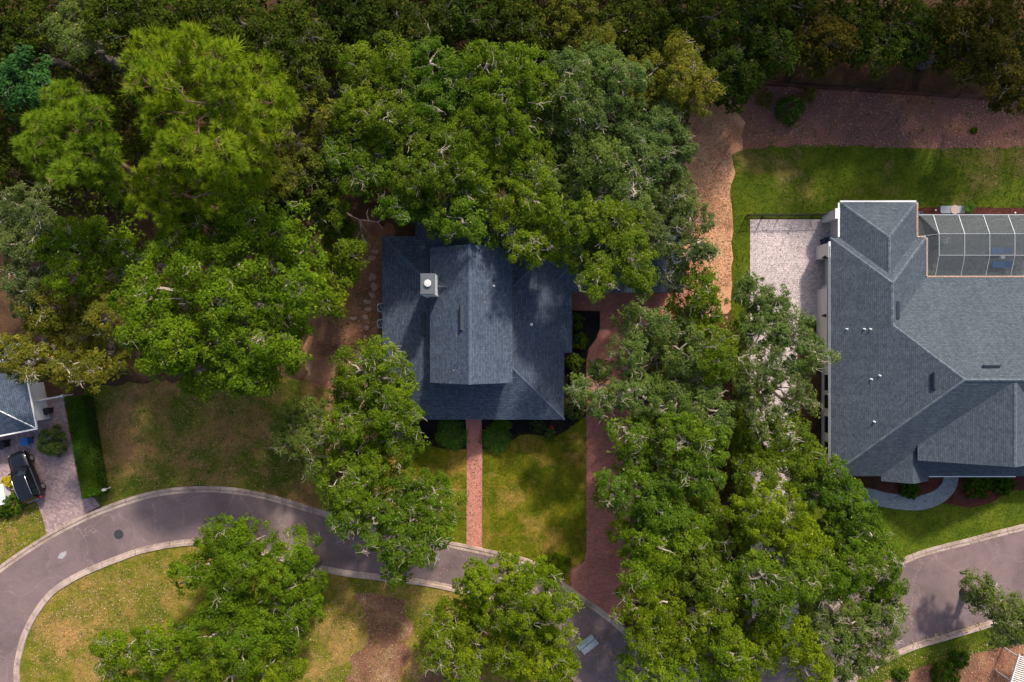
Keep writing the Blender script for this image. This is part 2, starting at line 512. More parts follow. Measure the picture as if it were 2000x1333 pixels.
M['needle'] = L('pine_needle', (0.085, 0.140, 0.006), (0.185, 0.265, 0.011), (0.270, 0.355, 0.024), 0.36, (0.42, 0.28, 0.05))
M['dry_leaf'] = L('dry_fallen_leaf', (0.20, 0.11, 0.06), (0.42, 0.27, 0.15), (0.62, 0.46, 0.30), 0.1)
M['paint_black'] = plain('black_car_paint', (0.008, 0.009, 0.012), 0.12, 0.0, 0.8)
M['car_glass'] = plain('tinted_car_glass', (0.010, 0.014, 0.018), 0.05, 0.0, 0.8)
M['chrome'] = plain('chrome', (0.75, 0.76, 0.78), 0.2, 1.0)
M['tyre'] = plain('tyre_rubber', (0.012, 0.012, 0.012), 0.9)
M['rim'] = plain('alloy_rim', (0.5, 0.5, 0.5), 0.35, 0.8)
M['red_lamp'] = plain('red_lamp_lens', (0.45, 0.015, 0.01), 0.25)
M['lamp_glass'] = plain('headlamp_lens', (0.55, 0.57, 0.6), 0.15)
M['blue_plastic'] = plain('blue_plastic', (0.02, 0.14, 0.42), 0.45)
M['navy_plastic'] = plain('navy_plastic', (0.010, 0.022, 0.075), 0.5)
M['black_plastic'] = plain('black_plastic', (0.012, 0.012, 0.014), 0.5)
M['blue_cloth'] = plain('blue_cushion_cloth', (0.012, 0.13, 0.42), 0.85)
M['terracotta'] = plain('tan_stone', (0.5, 0.37, 0.33), 0.9, noise=0.15)
M['pale_stone'] = plain('pale_step_stone', (0.38, 0.26, 0.215), 0.95, noise=0.3, scale=4)
# insect screen: woven dark mesh, finer than can be resolved, so a part of the light passes
m, nt, b = new_mat('insect_screen')
b.inputs['Base Color'].default_value = (0.062, 0.074, 0.086, 1)
b.inputs['Roughness'].default_value = 0.7
tp = nt.nodes.new('ShaderNodeBsdfTransparent')
ms = nt.nodes.new('ShaderNodeMixShader')
ms.inputs[0].default_value = 0.6
nt.links.new(tp.outputs[0], ms.inputs[1]); nt.links.new(b.outputs[0], ms.inputs[2])
nt.links.new(ms.outputs[0], nt.nodes['Material Output'].inputs[0])
M['screen'] = m
# ================================================================== the setting
def big_sheet(name, s, z, mat):
    return sheet(name, [(-s, -s), (s, -s), (s, s), (-s, s)], z, mat)
big_sheet('ground', 220, 0.0, M['forest_floor'])

UP_PX = [(-80, 1180), (0, 1120), (60, 1078), (120, 1042), (200, 1004), (300, 972), (400, 962), (500, 972), (610, 1003), (720, 1036), (860, 1066),
         (940, 1083), (1036, 1107), (1108, 1157), (1192, 1217), (1262, 1278), (1340, 1310), (1450, 1304), (1560, 1245), (1680, 1150), (1785, 1094),
         (1900, 1062), (2000, 1036), (2120, 1008)]
LO_PX = [(26, 1420), (27, 1340), (28, 1295), (43, 1237), (69, 1188), (100, 1151), (144, 1122), (187, 1102), (230, 1085), (276, 1069), (342, 1056), (400, 1053),
         (470, 1060), (540, 1080), (600, 1098), (680, 1114), (730, 1120), (830, 1132), (905, 1148), (965, 1168), (1040, 1225), (1110, 1300), (1180, 1370),
         (1330, 1440), (1520, 1420), (1680, 1310), (1770, 1262), (1850, 1237), (1920, 1216), (2000, 1190), (2120, 1155)]
UPL = spline([G(*p) for p in UP_PX], 0.5)
LOL = spline([G(*p) for p in LO_PX], 0.5)
sheet('road', UPL + [(60, -25), (60, -45), (-60, -45), (-60, -30)][1:1] + LOL[::-1] + [(-60, -38), (-60, -27)], 0.02, M['asphalt'])

def offset(line, d):
    out = []
    for i, p in enumerate(line):
        a = line[max(0, i - 1)]; b = line[min(len(line) - 1, i + 1)]
        tx, ty = b[0] - a[0], b[1] - a[1]
        l = math.hypot(tx, ty)
        out.append((p[0] - ty / l * d, p[1] + tx / l * d))
    return out

def kerb(line, side):
    base = MB()
    prof = [(0.0, 0.028), (0.26, 0.032), (0.34, 0.115), (0.60, 0.125), (0.64, 0.0)]
    rows = [offset(line, side * d) for d, _ in prof]
    b_in, b_out = rows[0], rows[-1]
    vs = [(x, y, 0.025) for x, y in b_in] + [(x, y, 0.025) for x, y in b_out]
    n = len(line)
    fs = [(i, i + 1, n + i + 1, n + i) if side < 0 else (i, n + i, n + i + 1, i + 1) for i in range(n - 1)]
    base.add(vs, fs)
    k = base.build('kerb', M['kerb_joint'])
    k['kind'] = 'structure'
    per = 6
    for s in range(0, n - 1, per):
        e = min(n - 1, s + per)
        mb = MB()
        vs = []
        for i in range(s, e + 1):
            for r, (d, z) in zip(rows, prof):
                x, y = r[i]
                if i == s or i == e:
                    j = i + 1 if i == s else i - 1
                    x += (r[j][0] - x) * 0.035; y += (r[j][1] - y) * 0.035
                vs.append((x, y, z + 0.004))
        m_ = len(prof)
        fs = []
        for i in range(e - s):
            for q in range(m_ - 1):
                a = i * m_ + q
                f = (a, a + m_, a + m_ + 1, a + 1)
                fs.append(f if side > 0 else f[::-1])
        mb.add(vs, fs)
        mb.build('kerb_segment', M['kerb'], k)
    return k
kerb(UPL, 1)
kerb(LOL, -1)
UPO = offset(UPL, 0.5)      # where lawns meet the kerb
LOO = offset(LOL, -0.5)

def between(line, x0, x1):
    return [p for p in line if x0 <= p[0] <= x1]
def X(px): return (px - 1000) / 20.0
def Y(py): return (666.5 - py) / 20.0

LAWNS = {}
def lay(name, pts, z, mat):
    LAWNS.setdefault(name, []).append((pts, mat))
    return sheet(name, pts, z, mat)

# bare and littered ground first, then turf
YARD = lay('yard_soil', outline([(610, 400), (700, 430), (770, 455), (765, 640), (770, 830), (830, 850), (800, 890), (700, 920), (640, 900), (600, 800)], 0.3), 0.008, M['red_soil'])
lay('side_litter', outline([(1350, 200), (1400, 197), (1446, 200), (1450, 400), (1452, 560), (1400, 620), (1335, 590), (1325, 520), (1345, 470), (1366, 420), (1340, 340)], 0.25), 0.012, M['tan_litter'])
lay('mulch_strip', outline([(1430, 160), (1600, 168), (2150, 210), (2150, 295), (1800, 296), (1600, 294), (1430, 296)], 0.12), 0.010, M['mulch'])
lay('back_lawn', outline([(1432, 420), (1424, 380), (1436, 340), (1430, 302), (1470, 290), (1600, 283), (1800, 291), (2150, 286), (2150, 640), (1428, 640)], 0.12, False, 0.8), 0.018, M['lawn_back'])
kl = between(UPO, X(712), X(1116))
front = outline([(706, 1000), (690, 975), (700, 940), (728, 922), (742, 896), (785, 884), (830, 862), (905, 850), (1040, 846), (1145, 815), (1147, 1075), (1140, 1100), (1116, 1116)], 0.0, False)
lay('front_lawn', front + kl[::-1], 0.024, M['lawn_front'])
kl = between(UPO, X(200), X(640))
lay('vacant_lot', outline([(640, 760), (600, 740), (400, 740), (165, 755), (165, 900), (185, 985)], 0.2, False, open_=True) + kl, 0.016, M['lawn_lot'])
lay('island_lawn', LOO[:len(between(LOO, -99, X(1120)))] + [(X(1120), -60), (-55, -60)], 0.016, M['lawn_island'])
kl = between(UPO, X(-70), X(96))
lay('verge', outline([(90, 1030), (75, 985), (40, 960), (-70, 980)], 0.1, False, open_=True) + kl, 0.018, M['lawn_island'])
lay('bare_patch', outline([(700, 1160), (790, 1180), (800, 1270), (760, 1350), (680, 1370), (690, 1300), (720, 1240)], 0.4), 0.021, M['red_soil'])
lay('bare_patch', outline([(840, 1300), (880, 1270), (950, 1340), (860, 1400), (780, 1390)], 0.4), 0.021, M['red_soil'])
kl = between(UPO, X(1445), X(2110))
lay('side_lawn', outline([(2150, 945), (1900, 930), (1600, 920), (1430, 640), (1430, 1290)], 0.0, False) + kl, 0.014, M['lawn_green'])
kl = [p for p in LOO if p[0] > X(1660)]
lay('verge_strip', kl + outline([(2150, 1238), (1960, 1262), (1880, 1285), (1790, 1306), (1690, 1345)], 0.15, False, open_=True), 0.016, M['lawn_green'])
lay('verge_soil', outline([(1640, 1420), (1680, 1340), (1790, 1300), (1900, 1270), (2150, 1228), (2150, 1450)], 0.2), 0.012, M['red_soil'])
sheet('mulch_bed', outline([(1650, 915), (1800, 925), (2150, 920), (2150, 952), (1985, 958), (1945, 978), (1895, 992), (1865, 986), (1800, 980), (1720, 985), (1680, 960)], 0.05), 0.026, M['mulch_red'])
sheet('mulch_bed', outline([(1790, 408), (1900, 406), (2150, 410), (2150, 430), (1900, 432), (1790, 430)], 0.04), 0.026, M['mulch_red'])
sheet('mulch_bed', outline([(800, 800), (950, 806), (1110, 800), (1116, 832), (1085, 852), (1045, 850), (1018, 850), (995, 863), (950, 877), (905, 878), (850, 874), (820, 850)], 0.05), 0.030, M['mulch_black'])
sheet('mulch_bed', outline([(1090, 600), (1171, 606), (1171, 640), (1164, 660), (1148, 682), (1145, 760), (1144, 812), (1118, 832), (1090, 840)], 0.0, False), 0.034, M['mulch_black'])
# pavings
sheet('driveway', spline([G(*p) for p in [(1110, 560), (1110, 606)]], 2) + outline([(1172, 608), (1172, 640), (1166, 660), (1150, 682), (1145, 705), (1145, 1075), (1141, 1094), (1130, 1104), (1114, 1113)], 0, False)
      + [p for p in offset(UPL, 0.62) if X(1112) <= p[0] <= X(1208)] + outline([(1240, 1190), (1240, 690), (1262, 640), (1310, 622), (1345, 600), (1345, 555)], 0, False), 0.040, M['brick_drive'])
sheet('front_walk', outline([(909, 800), (940, 800), (942, 880), (941, 1076), (911, 1070), (912, 880)], 0.0, False), 0.036, M['brick_walk'])
sheet('neighbour_drive', outline([(1465, 429), (1622, 429), (1618, 622), (1560, 624), (1552, 800), (1552, 1000), (1562, 1232), (1470, 1282), (1465, 1000)], 0, False), 0.036, M['paver_pink'])
sheet('paver_apron', outline([(-70, 830), (0, 830), (75, 785), (125, 770), (160, 965), (184, 972), (196, 988), (140, 1018), (92, 1046), (86, 1020), (74, 984), (40, 955), (-70, 970)], 0, False), 0.036, M['paver_left'])
cl = spline([G(*p) for p in [(1857, 915), (1855, 945), (1836, 968), (1800, 982), (1760, 981), (1725, 976), (1680, 966), (1560, 960)]], 0.4)
sheet('garden_path', offset(cl, 0.72) + offset(cl, -0.72)[::-1], 0.040, M['paver_blue'])
sheet('pool_deck', outline([(1785, 420), (2150, 420), (2150, 600), (1785, 600)], 0, False), 0.036, M['deck'])
# asphalt repairs and manhole
sheet('road_patch', outline([(112, 1090), (118, 1080), (130, 1076), (130, 1084), (122, 1092)], 0.02), 0.026, M['patch'])

# ================================================================== roofs and houses
def face_uv(pts):
    a, b, c = [Vector(p) for p in pts[:3]]
    n = (b - a).cross(c - a).normalized()
    if n.z < 0: n = -n
    h = Vector((-n.x, -n.y, 0))
    if h.length < 1e-4: u, v = Vector((1, 0, 0)), Vector((0, 1, 0))
    else:
        v = Vector((0, 0, 1)) - n * n.z; v.normalize()
        u = v.cross(n)
    return [(Vector(p).dot(u), Vector(p).dot(v)) for p in pts]

def roof(mb, x0, x1, y0, y1, z, p, axis='y', g0=False, g1=False, t=0.18):
    """closed hip or gable roof body; returns ridge and hip lines"""
    sw = axis == 'x'
    if sw: x0, x1, y0, y1 = y0, y1, x0, x1       # work with the ridge along local y
    half = (x1 - x0) / 2; xm = (x0 + x1) / 2; zr = z + p * half
    r0 = y0 + (0 if g0 else half); r1 = y1 - (0 if g1 else half)
    P = [(x0, y0, z), (x1, y0, z), (x1, y1, z), (x0, y1, z), (xm, r0, zr), (xm, r1, zr)]
    f = lambda q: (q[1], q[0], q[2]) if sw else q
    P = [f(q) for q in P]
    faces = [(1, 2, 5, 4), (3, 0, 4, 5), (0, 1, 4), (2, 3, 5)]
    if sw: faces = [g[::-1] for g in faces]
    for g in faces:
        pts = [P[k] for k in g]
        mb.add(pts, [tuple(range(len(g)))], [face_uv(pts)])
    B = [(q[0], q[1], z - t) for q in P[:4]]
    skirt = [(0, 1), (1, 2), (2, 3), (3, 0)]
    for a, b in skirt:
        pts = [B[a], B[b], P[b], P[a]]
        mb.add(pts if not sw else pts[::-1], [(0, 1, 2, 3)])
    mb.add(B if sw else B[::-1], [(0, 1, 2, 3)])
    lines = [(P[4], P[5])]
    if not g0: lines += [(P[0], P[4]), (P[1], P[4])]
    if not g1: lines += [(P[2], P[5]), (P[3], P[5])]
    return lines

def gable_slabs(mb, x0, x1, y0, y1, z, p, t=0.16):
    half = (x1 - x0) / 2; xm = (x0 + x1) / 2; zr = z + p * half
    for xe in (x0, x1):
        top = [(xe, y0, z), (xe, y1, z), (xm, y1, zr), (xm, y0, zr)]
        if xe == x1: pass
        else: top = top[::-1]
        bot = [(a, b, c - t) for a, b, c in top]
        mb.add(top, [(0, 1, 2, 3)], [face_uv(top)])
        mb.add(bot, [(3, 2, 1, 0)])
        for k in range(4):
            j = (k + 1) % 4
            mb.add([top[j], top[k], bot[k], bot[j]], [(0, 1, 2, 3)])
    return [((xm, y0, zr), (xm, y1, zr))]

def ridge_caps(lines, name, mat, parent, origin, w=0.30, step=0.28):
    for a, b in lines:
        a, b = Vector(a), Vector(b)
        d = b - a; n = int(d.length / step)
        if n < 2: continue
        mb = MB()
        x = d.normalized(); y = Vector((0, 0, 1)).cross(x).normalized(); zz = x.cross(y)
        for i in range(n):
            c = a + x * ((i + 0.5) * d.length / n)
            tilt = Matrix.Rotation(-0.06, 3, y)
            R = tilt @ Matrix((x, y, zz)).transposed()
            L2, W2 = 0.56 * d.length / n, w / 2
            jit = random.uniform(0.9, 1.1)
            pts = [R @ Vector((sx * L2 * jit, sy * W2, (0.035 if sy == 0 else -0.035))) + c for sx in (-1, 1) for sy in (-1, 0, 1)]
            low = [q - zz * 0.03 for q in pts]
            mb.add(pts + low, [(0, 3, 4, 1), (1, 4, 5, 2), (0, 1, 7, 6), (1, 2, 8, 7), (4, 3, 9, 10), (5, 4, 10, 11)])
        mb.build(name, mat, parent, origin=origin)

def window(parent, origin, c, w, h, face, depth=0.06):
    """face: outward direction 'w','e','s','n'; c: centre on the wall plane"""
    ax = {'w': (-1, 0), 'e': (1, 0), 's': (0, -1), 'n': (0, 1)}[face]
    hor = (0, 1) if ax[0] else (1, 0)
    def bx(mb, du, dz, su, sz, out, th):
        cc = (c[0] + hor[0] * du + ax[0] * out, c[1] + hor[1] * du + ax[1] * out, c[2] + dz)
        size = (th if ax[0] else su, th if ax[1] else su, sz)
        mb.box(cc, size)
    fr = MB()
    bx(fr, 0, h / 2, w + 0.16, 0.08, 0.03, depth + 0.02); bx(fr, 0, -h / 2, w + 0.24, 0.08, 0.05, depth + 0.06)
    bx(fr, -w / 2, 0, 0.08, h - 0.08, 0.03, depth + 0.02); bx(fr, w / 2, 0, 0.08, h - 0.08, 0.03, depth + 0.02)
    wo_ = fr.build('window', M['white'], parent, origin=origin)
    g = MB(); bx(g, 0, 0, w - 0.08, h - 0.08, 0.005, 0.03)
    g.build('pane', M['glass'], wo_, origin=origin)

def vent_pipe(parent, origin, x, y, z, r=0.07, h=0.3):
    mb = MB(); mb.lathe((x, y, z - 0.1), [(r * 2.2, 0), (r * 2.0, 0.12), (r, 0.16), (r, h), (r * 1.3, h + 0.01), (r * 1.3, h + 0.06)], 10)
    mb.build('vent_pipe', M['white'], parent, origin=origin)

def slot_vent(parent, origin, c, length, width, slope, along='y', side=-1):
    """raised box vent lying on a slope; side: which way it falls"""
    mb = MB()
    ang = math.atan(slope)
    if along == 'y':
        R = Matrix.Rotation(-side * -ang, 3, 'Y')
        mb.box(c, (width, length, 0.16), M=R)
        mb.box((c[0] + side * 0.05, c[1], c[2] + 0.09), (width * 0.7, length + 0.06, 0.05), M=R)
    else:
        R = Matrix.Rotation(side * -ang * -1, 3, 'X')
        mb.box(c, (length, width, 0.16), M=R)
        mb.box((c[0], c[1] + side * 0.05, c[2] + 0.09), (length + 0.06, width * 0.7, 0.05), M=R)
    mb.build('roof_vent', M['vent_metal'], parent, origin=origin)

# ---------------- main house
hc = (-3.4, 1.2, 0)
house = empty('house', hc)
tag(house, 'house with slate blue shingle roof, upper gable and white chimney, red brick walk in front', 'house')
EZ = 3.5
x0, x1, y0, y1 = -11.99, 4.83, -7.27, 9.69
pm = 0.42
rb = MB()
lines = roof(rb, x0, x1, y0, y1, EZ, pm, 'y')
# the slope over the entrance side runs on below the eave
zx = EZ - pm * 0.78
pts = [(x1 - 0.02, -1.1, EZ + 0.022), (x1 + 0.76, -1.1, zx + 0.02), (x1 + 0.76, 4.9, zx + 0.02), (x1 - 0.02, 4.9, EZ + 0.022)]
rb.add(pts, [(0, 1, 2, 3)], [face_uv(pts)])
low = [(a, b_, c - 0.17) for a, b_, c in pts]
rb.add(pts + low, [(1, 0, 4, 5), (2, 1, 5, 6), (3, 2, 6, 7), (7, 6, 5, 4)])
ro = rb.build('roof', M['shingle'], house, origin=hc)
ridge_caps([l for l in lines[1:]], 'ridge_cap', M['ridge'], ro, (0, 0, 0), 0.26, 0.26)
for o in list(ro.children): o.location = (-hc[0], -hc[1], 0)
wall = MB()
wall.box(((x0 + x1) / 2, (y0 + y1) / 2, 1.76), (x1 - x0 - 1.1, y1 - y0 - 1.1, 3.4))
wall.box((4.35, 1.9, 1.6), (1.0, 5.2, 3.15))
wall.build('wall', M['stucco'], house, origin=hc)
for wx in (-10.0, -7.0, 0.8, 3.2): window(house, hc, (wx, y0 + 0.53, 1.6), 1.1, 1.6, 's')
for wy in (-5.5, 0.5, 6.5): window(house, hc, (x0 + 0.53, wy, 1.6), 1.1, 1.5, 'w')
for wy in (-4.4, -2.6): window(house, hc, (x1 - 0.53, wy, 1.6), 1.1, 1.6, 'e')
d = MB(); d.box((-3.4, y0 + 0.51, 1.1), (1.1, 0.1, 2.1))
do = d.build('door', plain('dark_red_door', (0.12, 0.03, 0.02), 0.4), house, origin=hc)
d = MB(); d.lathe((-3.0, y0 + 0.42, 1.05), [(0.03, 0), (0.04, 0.04), (0.03, 0.08)], 8); d.build('handle', M['chrome'], do, origin=hc).location = (0, 0, 0)
# upper gable storey
ux0, ux1, uy0, uy1, UZ, up = -7.18, 0.05, -3.66, 8.15, 6.85, 0.64
ub = MB(); ul = gable_slabs(ub, ux0, ux1, uy0, uy1, UZ, up)
uo = ub.build('upper_roof', M['shingle'], house, origin=hc)
ridge_caps(ul, 'ridge_cap', M['ridge'], uo, hc, 0.3, 0.26)
for o in uo.children: o.location = (0, 0, 0)
wv = MB(); xa, xb, ya, yb = ux0 + 0.4, ux1 - 0.4, uy0 + 0.35, uy1 - 0.35
xm = (xa + xb) / 2
pent = [(xa, 3.6), (xb, 3.6), (xb, UZ + 0.4 * up - 0.1), (xm, UZ + up * (ux1 - ux0) / 2 - 0.1), (xa, UZ + 0.4 * up - 0.1)]
vs = [(a, ya, c) for a, c in pent] + [(a, yb, c) for a, c in pent]
wv.add(vs, [(0, 1, 2, 3, 4), (9, 8, 7, 6, 5)] + [(k, k + 5, (k + 1) % 5 + 5, (k + 1) % 5) for k in range(5)])
wv.build('upper_wall', M['stucco'], house, origin=hc)
for wx in (-5.0, -2.2): window(house, hc, (wx, ya - 0.01, 6.6), 0.9, 0.9, 's')
# chimney with its saddle, cap and flue
ch = MB(); cx0, cx1, cy0, cy1 = -7.62, -6.42, 3.86, 5.62
ch.box(((cx0 + cx1) / 2, (cy0 + cy1) / 2, 7.2), (cx1 - cx0, cy1 - cy0, 5.1))
co = ch.build('chimney', M['white'], house, origin=hc)
cp = MB(); cp.box(((cx0 + cx1) / 2, (cy0 + cy1) / 2, 9.80), (cx1 - cx0 + 0.02, cy1 - cy0 + 0.02, 0.10))
cp.box(((cx0 + cx1) / 2, (cy0 + cy1) / 2, 9.87), (cx1 - cx0 - 0.1, cy1 - cy0 - 0.1, 0.06))
c1 = cp.build('chimney_cap', M['cap_metal'], co, origin=hc)
fl = MB(); fl.lathe(((cx0 + cx1) / 2 + 0.02, (cy0 + cy1) / 2 + 0.05, 9.90), [(0.17, 0), (0.17, 0.14), (0.29, 0.15), (0.30, 0.19), (0.24, 0.21), (0.04, 0.225)], 20)
fl.build('flue_cap', plain('dulled_flue_cap', (0.62, 0.62, 0.61), 0.5, 0.1, noise=0.1), co, origin=hc)
fs_ = MB()
for (fx, fy, fw, fd) in ((cx1 + 0.05, (cy0 + cy1) / 2, 0.14, cy1 - cy0 + 0.3), ((cx0 + cx1) / 2 + 0.2, cy0 - 0.06, cx1 - cx0 - 0.2, 0.14)):
    fs_.box((fx, fy, UZ + up * (fx - ux0) + 0.03), (fw, fd, 0.035), M=Matrix.Rotation(-math.atan(up), 3, 'Y'))
fs_.build('flashing', M['cap_metal'], co, origin=hc)
sd = MB(); sx = cx1 - 0.02; zt = UZ + up * (sx - ux0)
ym = (cy0 + cy1) / 2 - 0.1
A_ = (sx, ym - 0.75, zt + 0.0); B_ = (sx, ym + 0.75, zt + 0.0); T_ = (sx, ym, zt + 0.62); E_ = (sx + 0.97, ym, zt + 0.62)
sd.add([A_, E_, T_], [(0, 1, 2)], [face_uv([A_, E_, T_])]); sd.add([B_, T_, E_], [(0, 1, 2)], [face_uv([B_, T_, E_])])
sd.build('saddle', M['shingle_grey'], uo, origin=hc)
slot_vent(house, hc, (-4.27, 2.0, UZ + up * (-4.27 - ux0) + 0.06), 2.1, 0.38, up, 'y', 1)
slot_vent(house, hc, (-7.95, 1.55, EZ + pm * (-7.95 - x0) + 0.06), 1.9, 0.36, pm, 'y', 1)
vent_pipe(house, hc, 1.76, 1.5, EZ + pm * (x1 - 1.76) + 0.05)
vent_pipe(house, hc, -1.55, 4.75, UZ + up * (ux1 + 1.55) + 0.04, 0.05, 0.2)
# garage wing under the oaks
gb = MB()
gl = roof(gb, 3.0, 15.9, 4.5, 13.6, 3.2, 0.46, 'x')
gl2 = roof(gb, -9.0, 3.5, 5.0, 13.0, 3.25, 0.44, 'x')
go = gb.build('garage_roof', M['shingle'], house, origin=hc)
ridge_caps(gl, 'ridge_cap', M['ridge'], go, hc, 0.26, 0.26)
for o in go.children: o.location = (0, 0, 0)
gw = MB(); gw.box((9.45, 9.05, 1.6), (12.0, 8.1, 3.1)); gw.box((-3.0, 9.4, 1.6), (11.4, 6.6, 3.1))
gw.build('garage_wall', M['stucco'], house, origin=hc)
for k, gx in enumerate((8.0, 12.2)):
    g = MB()
    for r in range(4): g.box((gx, 4.98, 0.35 + 0.58 * r), (2.9, 0.08, 0.55))
    g.build('garage_door', M['white'], house, origin=hc)

# ---------------- neighbour's house (grey blue hips)
nc = (39.0, 0.0, 0)
nh = empty('house', nc)
tag(nh, 'large house with grey hipped shingle roof beside the pink paver drive and screened pool cage', 'house')
nr = MB()
lb = roof(nr, 29.70, 66.0, -12.60, 5.90, 3.0, 0.54, 'x')
la = roof(nr, 29.692, 38.60, -6.0, 9.62, 3.0, 0.54, 'y')
la2 = roof(nr, 30.56, 37.72, 2.0, 12.96, 3.0, 0.54, 'y')
nro = nr.build('roof', M['shingle_grey'], nh, origin=nc)
# only the lines that stand free of the other roof bodies
free = [((38.95, -3.35, 8.0), (66.0 - 9.25, -3.35, 8.0)), ((29.7, -12.6, 3.0), (38.95, -3.35, 8.0)), ((38.95, -3.35, 8.0), (34.17, 1.43, 5.4)),
        ((29.692, 9.62, 3.0), (34.17, 5.19, 5.39)), ((34.17, 5.19, 5.39), (34.17, 1.43, 5.39)), ((34.14, 9.38, 4.93), (34.14, 5.9, 4.93)),
        ((30.56, 12.96, 3.0), (34.14, 9.38, 4.93)), ((37.72, 12.96, 3.0), (34.14, 9.38, 4.93)), ((38.6, 9.62, 3.0), (34.17, 5.19, 5.39))]
ridge_caps(free, 'ridge_cap', M['ridge_grey'], nro, nc, 0.26, 0.32)
for o in nro.children: o.location = (0, 0, 0)
# street gable C and entry gable D
gc = MB()
cxr, cw, cz = 43.3, 6.5, 7.96
gable_slabs(gc, cxr - cw, cxr + cw, -10.85, -3.6, cz - 0.5 * cw, 0.5)
gco = gc.build('street_gable_roof', M['shingle_grey'], nh, origin=nc)
ridge_caps([((cxr, -10.85, cz), (cxr, -3.6, cz))], 'ridge_cap', M['ridge_grey'], gco, nc, 0.26, 0.32)
for o in gco.children: o.location = (0, 0, 0)
gwv = MB(); a0, a1, zb = cxr - cw + 0.4, cxr + cw - 0.4, 3.3
pent = [(a0, zb), (a1, zb), (a1, cz - 0.5 * (cw - 0.4) - 0.1), (cxr, cz - 0.12), (a0, cz - 0.5 * (cw - 0.4) - 0.1)]
vs = [(a, -10.5, c) for a, c in pent] + [(a, -5.0, c) for a, c in pent]
gwv.add(vs, [(0, 1, 2, 3, 4), (9, 8, 7, 6, 5)] + [(k, k + 5, (k + 1) % 5 + 5, (k + 1) % 5) for k in range(5)])
gwv.build('gable_wall', M['stucco'], nh, origin=nc)
ge = MB()
gable_slabs(ge, 36.75 - 2.35, 36.75 + 2.05, -13.05, -8.5, 3.05, 0.58)
geo = ge.build('entry_gable_roof', M['shingle_grey'], nh, origin=nc)
ew = MB(); ew.box((36.6, -11.9, 1.6), (3.6, 1.7, 3.1)); ew.build('entry_wall', M['stucco'], nh, origin=nc)
# walls
nw = MB()
nw.box((48.1, -3.35, 1.55), (35.8, 17.5, 3.05))
nw.box((34.4, 5.5, 1.54), (7.8, 7.4, 3.03))
nw.box((34.14, 9.0, 1.53), (6.2, 7.0, 3.01))
nw.build('wall', M['stucco'], nh, origin=nc)
for (ax_, ay_, sx_, sy_, sz_) in ((29.98, 8.55, 0.7, 1.3, 2.9), (30.55, 11.9, 0.6, 0.8, 2.9), (29.98, 2.0, 0.5, 6.0, 2.3)):
    bmx = MB(); bmx.box((ax_ - 0.02, ay_, sz_ / 2 + 0.02), (sx_, sy_, sz_)); bmx.box((ax_ - 0.04, ay_, sz_ + 0.06), (sx_ + 0.12, sy_ + 0.16, 0.1))
    bmx.build('pilaster', M['white'], nh, origin=nc)
for wy, ww in ((-4.0, 1.6), (-5.8, 1.4), (-8.0, 1.7), (-10.2, 1.2)): window(nh, nc, (30.2 - 0.01, wy, 1.45), ww, 1.5, 'w')
for wy in (7.9, 2.4):
    lm = MB(); lm.box((29.56, wy, 2.0), (0.22, 0.2, 0.42)); lm.box((29.62, wy, 2.25), (0.3, 0.28, 0.06)); lm.build('wall_lamp', M['black_metal'], nh, origin=nc)
# gutters
def gutter(a, b, mat, filled=True):
    a, b = Vector(a), Vector(b)
    mb = MB(); mb.bar(a, b, 0.15, 0.13)
    g = mb.build('gutter', M['white'], nh, origin=nc)
    if filled:
        d_ = (b - a).normalized()
        mb = MB(); mb.bar(a + d_ * 0.05 + Vector((0, 0, 0.07)), b - d_ * 0.05 + Vector((0, 0, 0.07)), 0.115, 0.03)
        f = mb.build('gutter_litter', mat, g, origin=nc); f.location = (0, 0, 0)
gutter((37.80, 12.9, 2.95), (37.80, 9.75, 2.95), M['copper'])
gutter((37.9, 9.72, 2.96), (38.55, 9.72, 2.96), M['copper'])
gutter((38.70, 9.62, 2.95), (38.70, 6.1, 2.95), M['copper'])
gutter((38.75, 6.00, 2.95), (58.0, 6.00, 2.95), M['copper'])
gutter((30.6, 13.03, 2.95), (37.7, 13.03, 2.95), M['cap_metal'], False)
gutter((29.62, 8.9, 2.94), (29.62, -12.4, 2.94), M['cap_metal'])
gutter((38.9, -12.62, 2.9), (47.0, -12.62, 2.9), M['cap_metal'], False)
gutter((30.48, 9.7, 2.95), (30.48, 12.9, 2.95), M['cap_metal'], False)
slot_vent(nh, nc, (34.78, 2.8, 3.0 + 0.54 * (38.6 - 34.78) + 0.06), 1.5, 0.3, 0.54, 'y', -1)
slot_vent(nh, nc, (36.95, -3.45, 3.0 + 0.54 * (36.95 - 29.7) + 0.06), 1.45, 0.42, 0.54, 'y', 1)
slot_vent(nh, nc, (41.55, -2.25, 3.0 + 0.54 * (5.9 + 2.25) + 0.06), 1.4, 0.36, 0.54, 'x', 1)
for (px, py, z) in ((1658, 643, 3.9), (1696, 643, 4.9), (1709, 643, 5.2), (1728, 735, 5.6), (1716, 826, 5.3), (1709, 742, 5.1)):
    gx, gy = G(px, py, z + 0.2)
    zz_ = 3.0 + 0.54 * (gx - 29.7)
    vent_pipe(nh, nc, gx, gy, zz_ + 0.04, 0.045, 0.26)

